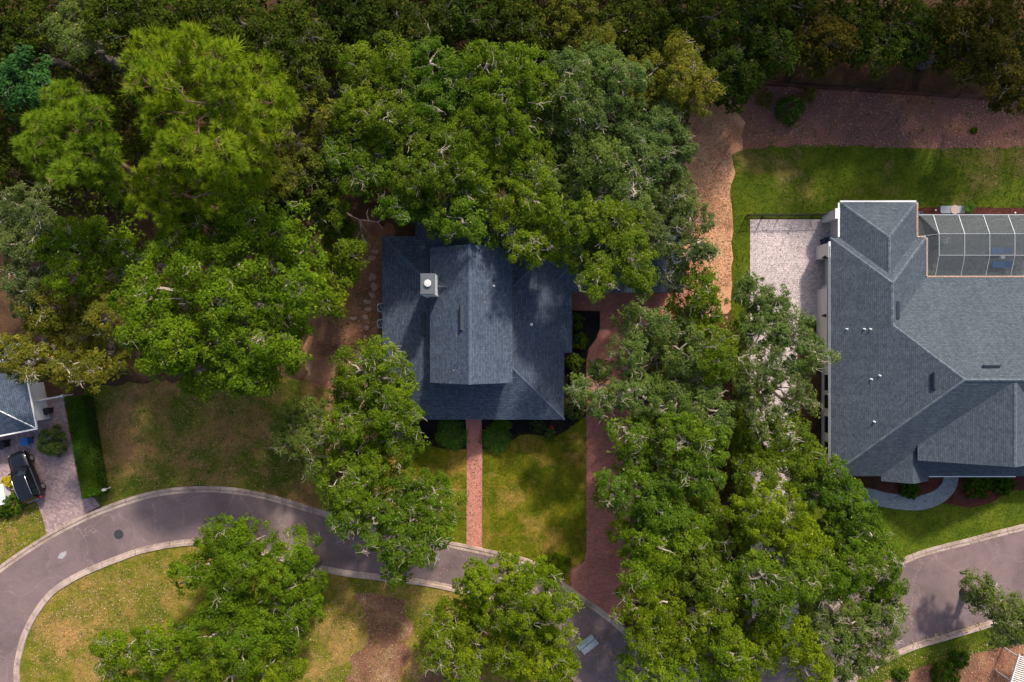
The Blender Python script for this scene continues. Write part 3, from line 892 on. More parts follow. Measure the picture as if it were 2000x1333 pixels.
# ---------------- corner of the house past the hedge
lc = GV(70, 837, 2.8); lc.z = 0
lh = empty('house', lc, math.radians(11.0))
tag(lh, 'corner of a grey roofed house with white walls above the parked black car', 'house')
lr = MB()
ll = roof(lr, -15.0, 0.0, 0.0, 8.2, 2.8, 0.5, 'x')
lro = lr.build('roof', M['shingle'], lh)
ridge_caps([ll[0], ll[3], ll[4]], 'ridge_cap', M['white'], lro, (0, 0, 0), 0.14, 0.5)
lw = MB(); lw.box((-8.0, 4.1, 1.38), (14.2, 6.8, 2.72)); lw.build('wall', M['stucco'], lh)
lg = MB(); lg.bar((-15.0, -0.06, 2.74), (0.1, -0.06, 2.74), 0.13, 0.13); lg.build('gutter', M['white'], lh)
lg = MB(); lg.bar((0.06, 0.05, 2.74), (0.06, 8.2, 2.74), 0.13, 0.13); lg.build('gutter', M['white'], lh)
lp = MB(); lp.box((-0.62, 2.5, 1.2), (0.5, 3.6, 2.4)); lp.box((-0.62, 2.5, 2.42), (0.62, 3.75, 0.08)); lp.build('pilaster', M['white'], lh)
# ================================================================== foliage
def unit(v): return v / np.maximum(np.linalg.norm(v, axis=-1, keepdims=True), 1e-9)

def leaf_frame(nrm):
    r = RNG.normal(size=nrm.shape)
    t = unit(r - nrm * (r * nrm).sum(1, keepdims=True))
    return t, np.cross(nrm, t)

def leaf_quads(pos, nrm, ln, wd, fold=0.18):
    """folded diamond leaves: pos, nrm (n,3); ln, wd (n,)"""
    n = len(pos)
    t, b = leaf_frame(nrm)
    ln = ln[:, None]; wd = wd[:, None]
    V = np.empty((n, 4, 3))
    V[:, 0] = pos - t * ln * 0.5
    V[:, 1] = pos + b * wd * 0.5 + nrm * wd * fold + t * ln * 0.06
    V[:, 2] = pos + t * ln * 0.5 - nrm * ln * 0.12
    V[:, 3] = pos - b * wd * 0.5 + nrm * wd * fold + t * ln * 0.06
    return V.reshape(-1, 3)

def leaf_tris(pos, nrm, ln, wd):
    """small pointed leaves, one face each, for the big crowns"""
    n = len(pos)
    t, b = leaf_frame(nrm)
    ln = ln[:, None]; wd = wd[:, None]
    V = np.empty((n, 3, 3))
    V[:, 0] = pos - t * ln * 0.4 + b * wd * 0.62
    V[:, 1] = pos - t * ln * 0.4 - b * wd * 0.62
    V[:, 2] = pos + t * ln * 0.75 - nrm * ln * 0.1
    return V.reshape(-1, 3)

def make_clumps(lobes, cr, dens, zmin=-0.25, vs=0.75, loose=False):
    """clump centres spread over the outer shells of the crown's lobes"""
    C, N, Rr, Lo = [], [], [], []
    for li, (x, y, z, R) in enumerate(lobes):
        if loose:
            crl = cr * random.uniform(0.78, 1.3); f = random.choice((0.55, 0.8, 1.0, 1.1))
        else: crl, f = cr, 1.0
        n = max(5, int(dens * f * (R / crl) ** 2))
        d = unit(RNG.normal(size=(n * 3, 3)))
        d = d[d[:, 2] > zmin][:n]
        k = RNG.uniform(0.72, 1.08, (len(d), 1))
        C.append(np.array([x, y, z]) + d * R * k * np.array([1, 1, vs]))
        N.append(unit(d + np.array([0, 0, 0.35])))
        Rr.append(crl * RNG.uniform(0.6, 1.3, len(d)))
        Lo.append(np.full(len(d), li))
    C, N, Rr, Lo = np.concatenate(C), np.concatenate(N), np.concatenate(Rr), np.concatenate(Lo)
    A = np.asarray(lobes)
    D = (C[:, None, :] - A[None, :, :3]) / np.array([1, 1, vs])
    q = np.linalg.norm(D, axis=2) / A[None, :, 3]
    q[np.arange(len(C)), Lo] = 9
    keep = q.min(1) > 0.62
    return C[keep], N[keep], Rr[keep], Lo[keep]

def leaves_on(C, N, Rr, k, ln, wd_ratio=0.55, spread=1.0, jit=0.42, flat=0.7, hue=0.16, tri=False):
    M_ = len(C)
    d = unit(N[:, None, :] * 0.55 + RNG.normal(size=(M_, k, 3)) * spread * 0.75)
    rad = Rr[:, None, None] * (RNG.random((M_, k, 1)) ** 0.45)
    pos = C[:, None, :] + d * rad * np.array([1, 1, flat])
    nr = unit(d * 0.55 + N[:, None, :] * 0.35 + np.array([0, 0, 0.55]) + RNG.normal(size=(M_, k, 3)) * jit)
    cl = RNG.normal(0.5, hue * 0.6, (M_, 1))
    tint = np.clip(cl + RNG.normal(0, hue, (M_, k)), 0.0, 0.95)
    odd = RNG.random((M_, k)) < 0.012
    tint[odd] = 1.0
    L_ = ln * RNG.uniform(0.6, 1.35, M_ * k)
    mk = leaf_tris if tri else leaf_quads
    return mk(pos.reshape(-1, 3), nr.reshape(-1, 3), L_, L_ * wd_ratio * RNG.uniform(0.8, 1.2, M_ * k)), tint.reshape(-1)

def needle_tufts(C, N, Rr, k, w=0.034):
    """balls of long needles: thin triangles that radiate from each shoot tip"""
    M_ = len(C)
    d = unit(N[:, None, :] * 0.75 + RNG.normal(size=(M_, k, 3)) * 0.7)
    ln = Rr[:, None, None] * RNG.uniform(0.7, 1.15, (M_, k, 1))
    a = C[:, None, :] + d * ln * 0.12
    tip = C[:, None, :] + d * ln - np.array([0, 0, 0.10]) * ln
    r = np.array([0.2, 0.35, 1.0]) + RNG.normal(size=(M_, k, 3)) * 0.35
    s = unit(np.cross(d, r)) * w
    V = np.stack([a - s * 0.55, tip, a + s * 0.55], axis=2)
    cl = RNG.normal(0.52, 0.13, (M_, 1))
    tint = np.clip(cl + RNG.normal(0, 0.17, (M_, k)), 0, 0.95)
    tint[RNG.random((M_, k)) < 0.02] = 1.0
    return V.reshape(-1, 3), tint.reshape(-1)

def crooked(a, b, n, j):
    a, b = Vector(a), Vector(b)
    L_ = (b - a).length
    out = [a]
    for i in range(1, n):
        t = i / n
        out.append(a.lerp(b, t) + Vector((random.gauss(0, 1), random.gauss(0, 1), random.gauss(0, 0.6))) * (j * L_ * 0.5))
    out.append(b)
    return out

def taper(n, r0, r1): return [r0 + (r1 - r0) * (i / n) for i in range(n + 1)]

def sub_lobes(blobs, h, spread=3.0):
    """each surveyed blob (px, py, r px, dz) becomes a group of overlapping lobes at its height"""
    lobes, groups = [], []
    for bi, bl in enumerate(blobs):
        px, py, r = bl[:3]
        z = h - (bl[3] if len(bl) > 3 else random.uniform(0, spread))
        R = r / 20.0 * (H - z) / H * 1.13
        x, y = G(px, py, z)
        lobes.append((x, y, z - 0.62 * R * 0.75, R * 0.62)); groups.append(bi)
        n = 5 if R > 1.6 else 4
        a0 = random.uniform(0, 6.28)
        for k in range(n):
            a = a0 + 6.283 * k / n + random.uniform(-0.35, 0.35)
            q = random.uniform(0.48, 0.70)
            rr = R * random.uniform(0.34, 0.46)
            lobes.append((x + math.cos(a) * R * q, y + math.sin(a) * R * q, z - 0.8 * R * random.uniform(0.35, 1.35), rr)); groups.append(bi)
    return lobes, groups

def under_lobes(lobes, groups):
    """the lower storey of a crown: one broad lobe under each group of upper ones"""
    out = []
    seen = set()
    for (x, y, z, R), g in zip(lobes, groups):
        if g in seen: continue
        seen.add(g)
        R0 = R / 0.62
        out.append((x, y, z - 0.65 * R0, R0 * 0.86))
    return out

STYLE = {
    #            leaf material      clump r  dens leaf/clump  length  twigs limb/twig mats
    'oak':      dict(mat='leaf_oak', cr=0.48, dens=3.4, k=92, ln=0.135, twig=1.0),
    'oak_grey': dict(mat='leaf_oak_grey', cr=0.46, dens=3.2, k=84, ln=0.132, twig=1.8),
    'oak_bright': dict(mat='leaf_oak_bright', cr=0.50, dens=3.4, k=94, ln=0.14, twig=0.5),
    'hickory':  dict(mat='leaf_hickory', cr=0.58, dens=3.3, k=84, ln=0.18, twig=0.25),
    'olive':    dict(mat='leaf_olive', cr=0.48, dens=3.2, k=84, ln=0.135, twig=0.9),
    'dark':     dict(mat='leaf_dimmed', cr=0.55, dens=3.0, k=48, ln=0.20, twig=0.5),
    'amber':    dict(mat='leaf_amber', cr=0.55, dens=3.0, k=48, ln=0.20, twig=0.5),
    'teal':     dict(mat='leaf_teal', cr=0.6, dens=3.0, k=44, ln=0.26, twig=0.2),
    'pine':     dict(mat='needle', cr=0.46, dens=4.2, k=72, ln=0.0, twig=0.35),
}
N_FACE = [0]
GW = 'trees of the wood behind the lots'
GO = 'live oaks behind the main house'
def tree(name, label, style, h, blobs, group, spread=3.0, twig=None, base=None, under=1.0):
    st = STYLE[style]
    lobes, groups = sub_lobes(blobs, h, spread)
    A = np.array(lobes)
    if base is None:
        bx, by = A[:, 0].mean(), A[:, 1].mean()
        if group == GW and bx > 15: by = max(by, 27.0)      # behind the fence
    else: bx, by = base
    root = empty(name, (bx, by, 0))
    tag(root, label, 'tree', group)
    lobes = [(x - bx, y - by, z, R) for x, y, z, R in lobes]
    C, N, Rr, Lo = make_clumps(lobes, st['cr'], st['dens'], loose=True)
    pine = style == 'pine'
    if pine:
        V, t = needle_tufts(C, N, Rr * 1.05, st['k'])
    else:
        V, t = leaves_on(C, N, Rr, st['k'], st['ln'], tri=True)
    Cu, Nu, Ru, _ = make_clumps(under_lobes(lobes, groups), 0.85, 2.6 * under * (1.0 if group in (GW, GO) or pine else 0.75), 0.0, 0.5)
    Vu, tu = leaves_on(Cu, Nu, Ru, 30, 0.30, tri=True) if not pine else needle_tufts(Cu, Nu, Ru, 50, 0.07)
    V = np.concatenate([V, Vu]); t = np.concatenate([t, tu])
    np_mesh('crown', V, 3, t, M[st['mat']], root)
    N_FACE[0] += len(V) // 3
    bark = M['bark_red'] if pine else M['bark']
    # trunk
    th = h * (0.8 if pine else random.uniform(0.28, 0.38))
    r0 = (0.16 + 0.018 * h + 0.02 * min(len(blobs), 10)) * (0.55 if pine else 1.0)
    tp = Vector((random.uniform(-.5, .5), random.uniform(-.5, .5), th))
    mb = MB()
    pts = crooked((0, 0, -0.1), tp, 4, 0.05)
    mb.tube(pts, [r0 * 1.5, r0, r0 * 0.9, r0 * 0.82, r0 * (0.25 if pine else 0.7)], 8)
    mb.build('trunk', bark, root, smooth=True)
    tw = st['twig'] if twig is None else twig
    by_group = {}
    for i, g in enumerate(groups): by_group.setdefault(g, []).append(i)
    for g, ids in by_group.items():
        mb = MB()
        x, y, z, R = lobes[ids[0]]
        start = tp.copy()
        if pine: start.z = min(th, max(h * 0.35, z - 1.5)); start.x *= start.z / th; start.y *= start.z / th
        end = Vector((x, y, z - 0.25 * R))
        rl = 0.085 + 0.010 * h if not pine else 0.09
        limb = crooked(start, end, 5, 0.10)
        mb.tube(limb, taper(5, rl, rl * 0.45), 6)
        for i in ids[1:]:
            lx, ly, lz, lR = lobes[i]
            src = limb[random.choice((3, 4, 5))]
            sub = crooked(src, (lx, ly, lz), 4, 0.14)
            mb.tube(sub, taper(4, rl * 0.45, 0.035), 5)
        # weathered twigs that break through the leaves
        mem = np.nonzero(np.isin(Lo, ids))[0]
        nt_ = max(1, int(tw * len(ids) * 0.75))
        for ci in (RNG.choice(mem, min(nt_, len(mem)), replace=False) if len(mem) else []):
            li = Lo[ci]
            c = Vector(C[ci]); nv = Vector(N[ci])
            src = Vector(lobes[li][:3]).lerp(c, 0.35)
            tip = c + nv * (Rr[ci] * random.uniform(0.45, 1.0)) + Vector((random.gauss(0, .12), random.gauss(0, .12), 0))
            tpts = crooked(src, tip, 4, 0.22)
            rt = random.uniform(0.012, 0.030)
            mb.tube(tpts, taper(4, rt * 1.3, rt * 0.55), 4, False)
            for _ in range(random.randint(3, 7)):
                s = tpts[random.choice((2, 3, 3))]
                e = s + Vector((random.gauss(0, 1), random.gauss(0, 1), random.uniform(0.0, 0.9))).normalized() * random.uniform(0.35, 1.0)
                mb.tube(crooked(s, e, 3, 0.25), taper(3, rt * 0.8, rt * 0.4), 3, False)
        mb.build('limb', bark if (pine or group == GW) else M['twig'], root)
    return root

GO = 'live oaks behind the main house'
GF = 'live oaks in the front yard'
GR = 'live oaks beside the brick driveway'
GS = 'live oaks between the two driveways'
GI = 'live oaks on the road island'
GW = 'trees of the wood behind the lots'
O = 'live_oak_tree'
# --- backyard canopy
tree(O, 'live oak at the back corner of the canopy next to the tall bright pine', 'oak', 13.5, [(690, 120, 50), (740, 165, 52), (690, 205, 46), (765, 110, 48)], GO)
tree(O, 'live oak with clustered tufts in the back row, second from the pine', 'oak', 14.0, [(835, 110, 52), (890, 145, 52), (840, 195, 52), (795, 160, 42)], GO)
tree(O, 'live oak with a pinkish tangle of bare twigs in the back row', 'oak', 14.0, [(950, 110, 52), (1015, 120, 52), (980, 175, 52), (1055, 155, 46)], GO, twig=1.7)
tree(O, 'live oak with grey moss patches in the back row above the garage', 'oak_grey', 13.5, [(1115, 130, 52), (1175, 122, 52), (1225, 145, 52), (1150, 192, 52)], GO, twig=1.4)
tree(O, 'yellowish oak in the back row nearest the bare mulch strip', 'olive', 12.0, [(1275, 135, 52), (1335, 150, 46), (1290, 190, 50), (1375, 165, 40), (1340, 95, 40)], GO)
tree(O, 'live oak at the side boundary with long bare grey branches poking out', 'oak', 11.5, [(680, 262, 52), (735, 292, 52), (690, 335, 46), (648, 235, 32), (650, 300, 34)], GO, twig=1.6)
tree(O, 'dense green live oak above the chimney side of the house', 'oak', 13.0, [(812, 250, 54), (862, 288, 52), (815, 332, 56), (872, 232, 46), (762, 230, 44)], GO)
tree(O, 'dense live oak in the middle of the back canopy', 'oak', 13.5, [(940, 232, 54), (1000, 240, 52), (955, 290, 52), (1022, 300, 52), (920, 330, 42)], GO, twig=1.3)
tree(O, 'grey live oak full of white twigs in the middle of the back canopy', 'oak_grey', 13.0, [(1080, 240, 54), (1140, 255, 52), (1110, 312, 56), (1172, 300, 50), (1055, 350, 46)], GO)
tree(O, 'greyish live oak overhanging the bare tan strip of leaf litter', 'oak_grey', 12.0, [(1240, 240, 54), (1300, 240, 50), (1262, 302, 54), (1322, 292, 40), (1210, 290, 44)], GO, twig=1.4)
tree(O, 'live oak overhanging the rear edge of the roof beside the chimney', 'oak', 12.0, [(800, 372, 46), (860, 380, 50), (900, 422, 44), (842, 428, 28), (905, 355, 42), (770, 400, 34)], GO)
tree(O, 'spreading live oak hanging over the ridge end of the upper gable', 'oak', 13.8, [(980, 382, 52), (1042, 385, 52), (1000, 440, 50), (1060, 442, 54), (1082, 480, 34), (1028, 478, 34)], GO, twig=1.3)
tree(O, 'big live oak covering the garage wing above the brick forecourt', 'oak', 15.5, [(1150, 430, 52), (1212, 430, 52), (1180, 490, 56), (1240, 500, 46), (1170, 545, 36), (1262, 545, 24), (1140, 490, 34)], GO, twig=1.3)
tree(O, 'live oak at the outer garage corner reaching over tan leaf litter', 'oak_grey', 11.0, [(1322, 385, 46), (1355, 425, 38), (1310, 345, 44), (1290, 470, 38), (1345, 490, 28), (1262, 430, 36), (1385, 490, 16), (1328, 532, 24)], GO, twig=1.2)
tree(O, 'live oak with thick silvery twig tangles behind the garage wing', 'oak_grey', 12.5, [(1120, 372, 46), (1190, 362, 50), (1242, 375, 38)], GO, twig=2.4)
tree('broadleaf_tree', 'bright green tree leaning over the red soil side yard by the air conditioners', 'hickory', 9.0, [(652, 450, 36), (682, 498, 27), (648, 540, 34), (636, 590, 28), (640, 405, 34)], 'broadleaf trees', twig=0.3)
# --- front yard
tree(O, 'large live oak touching the front corner of the slate roof', 'oak', 11.5, [(695, 725, 46), (746, 742, 50), (685, 782, 50), (755, 798, 50), (798, 822, 28), (718, 850, 50), (780, 865, 38), (738, 702, 34), (668, 830, 40)], GF, twig=1.6)
tree(O, 'live oak at the side lot line between the roadside and the large front oak', 'oak', 11.0, [(658, 880, 42), (660, 940, 48), (715, 925, 46), (680, 985, 46)], GF, twig=1.2)
tree(O, 'live oak hanging out over the road beside the red front walk', 'oak', 10.5, [(785, 960, 40), (842, 958, 34), (860, 1002, 40), (796, 1028, 50), (725, 1032, 44), (846, 1055, 32), (780, 1080, 42), (826, 1086, 22), (668, 1022, 32), (772, 1118, 24)], GF, twig=1.6)
tree('small_tree', 'small grey green tree standing alone in the dry grass by the roadside', 'oak_grey', 7.0, [(560, 832, 34), (590, 872, 30), (598, 805, 30), (552, 862, 24), (612, 920, 24), (612, 850, 28)], None, twig=0.8, spread=1.5)
# --- between drive and boundary
tree(O, 'live oak beside the brick forecourt at the garage corner', 'oak_grey', 10.5, [(1252, 632, 42), (1302, 645, 38), (1232, 690, 34), (1290, 712, 54), (1340, 682, 48)], GR, twig=1.5)
tree(O, 'live oak at the boundary across the forecourt from the garage corner', 'oak', 10.5, [(1385, 610, 42), (1400, 660, 42), (1375, 560, 34), (1340, 600, 30), (1410, 710, 36)], GR, twig=0.9)
tree(O, 'grey live oak with pale limbs stretched across the driveway toward the house', 'oak_grey', 10.0, [(1380, 742, 50), (1330, 792, 50), (1268, 782, 52), (1216, 772, 32), (1395, 805, 42), (1168, 788, 28), (1135, 765, 22), (1172, 728, 18)], GR, under=0.6, twig=1.9)
tree(O, 'live oak beside the driveway level with the front lawn edge', 'oak', 11.0, [(1226, 850, 28), (1282, 850, 46), (1342, 865, 50), (1392, 878, 44), (1245, 910, 38)], GR, twig=1.2)
tree(O, 'live oak with a thick bare bough beside the middle of the driveway', 'oak', 11.0, [(1196, 962, 34), (1250, 978, 48), (1310, 950, 48), (1372, 945, 46), (1302, 1015, 48)], GR, twig=1.1)
tree(O, 'live oak overhanging the lower end of the brick driveway', 'oak_bright', 11.0, [(1242, 1060, 40), (1298, 1082, 48), (1264, 1132, 42), (1338, 1045, 46)], GR)
tree(O, 'live oak in the darker row behind the one at the driveway mouth', 'oak', 10.0, [(1385, 1020, 44), (1400, 1085, 44), (1370, 1140, 48), (1412, 1160, 36)], GR)
tree(O, 'live oak at the driveway mouth where the road bends', 'oak_bright', 10.5, [(1250, 1200, 40), (1310, 1190, 50), (1272, 1255, 42), (1340, 1250, 48), (1400, 1232, 44)], GR, twig=0.9)
tree(O, 'live oak overhanging the road at the bottom of the bend', 'oak_bright', 10.0, [(1250, 1315, 36), (1318, 1322, 42), (1388, 1312, 42), (1440, 1290, 40)], GR)
# --- between the two drives
tree(O, 'live oak with pinkish bare twig patches shading the pink paver drive', 'oak_grey', 10.0, [(1480, 572, 36), (1520, 602, 42), (1570, 645, 38), (1490, 650, 44), (1550, 695, 48), (1602, 690, 30)], GS, under=0.6, twig=2.4)
tree(O, 'live oak with wide open twiggy gaps against the grey house wall', 'oak_grey', 10.0, [(1480, 732, 42), (1540, 760, 44), (1500, 805, 44), (1575, 790, 30)], GS, under=0.6, twig=2.2)
tree(O, 'live oak touching the front corner of the grey hipped roof', 'oak', 10.0, [(1500, 865, 48), (1558, 855, 38), (1590, 905, 42), (1540, 925, 48), (1490, 935, 44)], GS, twig=0.9)
tree(O, 'live oak reaching over the curved blue grey garden path', 'oak', 9.5, [(1600, 972, 46), (1660, 985, 46), (1695, 1015, 36), (1640, 930, 30), (1715, 1055, 34), (1660, 1050, 44)], GS, twig=1.3)
tree(O, 'yellow green live oak in the middle between both driveways', 'oak_bright', 10.5, [(1490, 1005, 46), (1550, 1015, 50), (1510, 1072, 50), (1580, 1075, 48)], GS)
tree(O, 'live oak at the kerb where the road to the grey house emerges', 'oak', 10.0, [(1680, 1112, 48), (1738, 1102, 36), (1700, 1172, 48), (1640, 1140, 44), (1748, 1160, 28)], GS, twig=1.2)
tree(O, 'live oak in the thick of the canopy just above the road bend', 'oak', 11.0, [(1490, 1142, 48), (1560, 1152, 50), (1520, 1212, 48)], GS)
tree(O, 'grey half bare live oak over the end of the asphalt', 'oak_grey', 9.5, [(1680, 1232, 48), (1742, 1232, 40), (1640, 1268, 46), (1722, 1280, 40), (1600, 1215, 40), (1675, 1308, 40), (1752, 1200, 30)], GS, under=0.6, twig=2.6)
tree(O, 'live oak at the bottom of the canopy beside bare red soil', 'oak_bright', 10.0, [(1500, 1285, 48), (1562, 1270, 44), (1600, 1315, 42), (1460, 1320, 40)], GS)
# --- road island
B_ = 'oak_bright'
tree(O, 'bright green live oak on the island reaching onto the dark road', B_, 9.5, [(422, 1060, 42), (478, 1072, 42), (392, 1112, 44), (450, 1122, 50), (352, 1130, 32), (432, 1170, 42)], GI)
tree(O, 'rounded bright oak on the island beside the brown bare patch', B_, 9.5, [(560, 1092, 42), (592, 1140, 38), (532, 1142, 46), (592, 1192, 36), (540, 1205, 48)], GI)
tree(O, 'bright oak in the heart of the island clump', B_, 10.0, [(440, 1215, 50), (500, 1245, 48), (400, 1255, 48), (462, 1292, 50), (552, 1260, 34)], GI)
tree(O, 'outermost low oak of the island clump with a bare forked limb', B_, 9.0, [(232, 1282, 36), (292, 1282, 44), (342, 1285, 48), (262, 1322, 44), (198, 1268, 20), (382, 1315, 48), (210, 1325, 30)], GI, twig=1.5)
tree(O, 'bright oak of the island clump cut by the bottom of the picture', B_, 9.5, [(500, 1325, 48), (555, 1315, 32), (440, 1335, 44)], GI)
tree(O, 'live oak on the island leaning over the road opposite the front walk', B_, 10.0, [(930, 1150, 42), (990, 1142, 46), (1050, 1162, 44), (950, 1202, 48), (1020, 1212, 50), (1090, 1192, 36)], GI, twig=0.9)
tree(O, 'tufted oak on the island with a pale twig tangle beside the bare soil', 'oak_bright', 9.5, [(870, 1235, 46), (920, 1268, 50), (855, 1288, 38), (902, 1322, 44)], GI, twig=2.2)
tree(O, 'dark green island oak beside the storm drain', B_, 9.5, [(1040, 1262, 52), (1088, 1262, 36), (1000, 1302, 48), (1070, 1318, 40), (1102, 1305, 24)], GI, twig=1.0)
tree(O, 'small grey live oak hanging over the asphalt in the far corner', 'oak_grey', 8.0, [(1928, 1160, 30), (1955, 1190, 34), (1990, 1205, 32), (1978, 1245, 30), (2015, 1230, 40)], None, twig=1.4)
# --- wood on the empty side
tree('broadleaf_tree', 'huge round broadleaf tree with cauliflower tufts in front of the tall pine', 'hickory', 17.0,
     [(330, 450, 48), (400, 450, 52), (472, 432, 44), (540, 442, 44), (578, 492, 42), (300, 512, 50), (372, 522, 54), (450, 512, 54), (520, 522, 50), (578, 562, 42), (262, 572, 50),
      (332, 592, 54), (410, 592, 54), (490, 592, 54), (555, 622, 48), (258, 640, 42), (330, 668, 50), (410, 668, 54), (488, 680, 50), (552, 690, 34), (372, 728, 42), (440, 735, 40), (505, 740, 30), (300, 700, 36)], 'broadleaf trees', spread=4.5)
tree(O, 'olive green oak standing between the grey oak and the huge round tree', 'oak_bright', 13.0, [(88, 482, 40), (140, 452, 40), (190, 472, 46), (230, 490, 30), (120, 532, 46), (190, 542, 40)], None, twig=0.8)
tree('broadleaf_tree', 'yellowish feathery tree above the hedge and the grey roof corner', 'olive', 12.0, [(60, 602, 46), (130, 592, 46), (190, 622, 44), (60, 662, 48), (130, 672, 48), (200, 692, 38), (5, 700, 42), (45, 708, 36), (110, 725, 34), (170, 725, 32)], 'broadleaf trees', twig=0.9)
tree(O, 'grey green oak with bare twigs next to the yellowish feathery tree', 'oak_grey', 12.5, [(30, 392, 46), (62, 432, 42), (18, 472, 46), (18, 542, 44), (38, 590, 34), (-20, 430, 40)], None, twig=1.1)
P = 'pine_tree'
tree(P, 'tallest bright yellow green pine towering over the wood', 'pine', 22.0,
     [(368, 72, 40), (272, 85, 44), (330, 105, 50), (420, 112, 50), (270, 142, 48), (350, 162, 54), (430, 172, 54), (498, 135, 44), (520, 192, 42), (302, 212, 48), (380, 232, 54),
      (460, 232, 50), (540, 232, 26), (332, 282, 48), (420, 292, 48), (490, 292, 40), (480, 332, 30)], 'pine trees', spread=5.0)
tree(P, 'smaller pine with brown gaps beside the tallest pine', 'pine', 20.0, [(110, 182, 38), (62, 242, 44), (130, 242, 48), (170, 205, 28), (80, 300, 48), (158, 292, 46), (198, 282, 30), (112, 338, 28), (190, 342, 28), (50, 285, 36)], 'pine trees', spread=4.0)
tree(P, 'low dark pine under the skirts of the tallest pine', 'pine', 16.0, [(242, 362, 42), (300, 392, 38), (350, 372, 44), (430, 380, 38), (290, 335, 36), (380, 340, 40)], 'pine trees', spread=3.0)
tree('feathery_tree', 'fern like blue green tree beside the smaller pine', 'teal', 15.0, [(30, 122, 34), (20, 172, 34), (60, 162, 28), (-10, 140, 30)], None)
# --- the wood along the back
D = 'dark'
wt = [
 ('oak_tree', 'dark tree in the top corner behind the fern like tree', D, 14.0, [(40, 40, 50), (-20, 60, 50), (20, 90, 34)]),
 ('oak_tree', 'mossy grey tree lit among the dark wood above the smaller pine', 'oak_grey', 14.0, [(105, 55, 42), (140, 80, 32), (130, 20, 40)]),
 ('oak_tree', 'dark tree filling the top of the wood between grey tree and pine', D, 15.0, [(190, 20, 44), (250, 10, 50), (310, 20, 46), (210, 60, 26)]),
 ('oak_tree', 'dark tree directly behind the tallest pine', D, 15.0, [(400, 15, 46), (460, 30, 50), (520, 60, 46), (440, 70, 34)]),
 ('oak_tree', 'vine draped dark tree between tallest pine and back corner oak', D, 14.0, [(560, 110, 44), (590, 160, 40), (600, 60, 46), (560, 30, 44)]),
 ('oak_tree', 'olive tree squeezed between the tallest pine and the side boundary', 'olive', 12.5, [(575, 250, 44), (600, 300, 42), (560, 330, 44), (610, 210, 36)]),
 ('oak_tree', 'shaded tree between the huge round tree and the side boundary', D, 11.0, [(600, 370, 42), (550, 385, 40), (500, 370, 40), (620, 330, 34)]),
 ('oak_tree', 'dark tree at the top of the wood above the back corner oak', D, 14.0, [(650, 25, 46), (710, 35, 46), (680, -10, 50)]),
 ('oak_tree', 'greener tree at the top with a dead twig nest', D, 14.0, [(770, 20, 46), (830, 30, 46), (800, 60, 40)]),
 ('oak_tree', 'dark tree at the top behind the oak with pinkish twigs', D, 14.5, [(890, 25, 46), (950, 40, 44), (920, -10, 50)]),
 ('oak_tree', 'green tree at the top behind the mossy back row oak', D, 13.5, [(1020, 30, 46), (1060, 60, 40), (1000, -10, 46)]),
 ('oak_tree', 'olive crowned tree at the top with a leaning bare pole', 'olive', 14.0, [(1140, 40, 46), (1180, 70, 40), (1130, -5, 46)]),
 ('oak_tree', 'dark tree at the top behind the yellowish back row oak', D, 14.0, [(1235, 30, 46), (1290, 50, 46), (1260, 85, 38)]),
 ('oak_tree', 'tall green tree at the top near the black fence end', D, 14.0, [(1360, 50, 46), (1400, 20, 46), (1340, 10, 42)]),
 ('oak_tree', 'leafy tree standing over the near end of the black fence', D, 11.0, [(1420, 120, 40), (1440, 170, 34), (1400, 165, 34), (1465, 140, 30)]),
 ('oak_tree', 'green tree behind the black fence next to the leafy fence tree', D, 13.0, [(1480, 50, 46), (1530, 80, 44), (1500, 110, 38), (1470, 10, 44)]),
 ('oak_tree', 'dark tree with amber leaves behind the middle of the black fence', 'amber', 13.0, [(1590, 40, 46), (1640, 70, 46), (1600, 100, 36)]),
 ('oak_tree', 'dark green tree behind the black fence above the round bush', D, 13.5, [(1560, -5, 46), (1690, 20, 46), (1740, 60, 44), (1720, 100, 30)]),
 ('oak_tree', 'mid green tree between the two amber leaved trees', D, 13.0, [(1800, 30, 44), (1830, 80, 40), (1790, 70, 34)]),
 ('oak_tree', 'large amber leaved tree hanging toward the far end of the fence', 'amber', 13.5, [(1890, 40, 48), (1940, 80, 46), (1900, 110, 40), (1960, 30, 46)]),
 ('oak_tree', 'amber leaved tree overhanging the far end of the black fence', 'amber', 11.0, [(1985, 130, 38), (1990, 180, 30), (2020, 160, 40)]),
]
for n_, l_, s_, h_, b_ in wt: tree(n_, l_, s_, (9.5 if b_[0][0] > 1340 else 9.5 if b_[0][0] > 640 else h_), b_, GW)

# the wood goes on beyond the picture: one unseen mass of crowns, added to shade the rows and lawn in front
lobes = []
for k in range(105):
    x = -72 + 144 * (k + RNG.uniform(-0.5, 0.5)) / 105; y = RNG.uniform(37, 54)
    lobes.append((x, y, RNG.uniform(14, 22) if not -24 < x < 17 else RNG.uniform(7, 10.5), RNG.uniform(2.8, 4.4)))  # heights shaped for shade, lower in the middle so the back oaks stay lit
for k in range(12):
    lobes.append((RNG.uniform(-74, -60), RNG.uniform(-5, 40), RNG.uniform(10, 16), RNG.uniform(2.6, 4.0)))
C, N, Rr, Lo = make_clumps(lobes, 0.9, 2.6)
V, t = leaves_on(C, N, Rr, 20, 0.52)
wo_ = np_mesh('woodland', V, 4, t, M['leaf_dimmed'])
tag(wo_, 'continuous dark wood, unseen, added beyond the last row of trees for shade', 'woodland', kind='stuff')

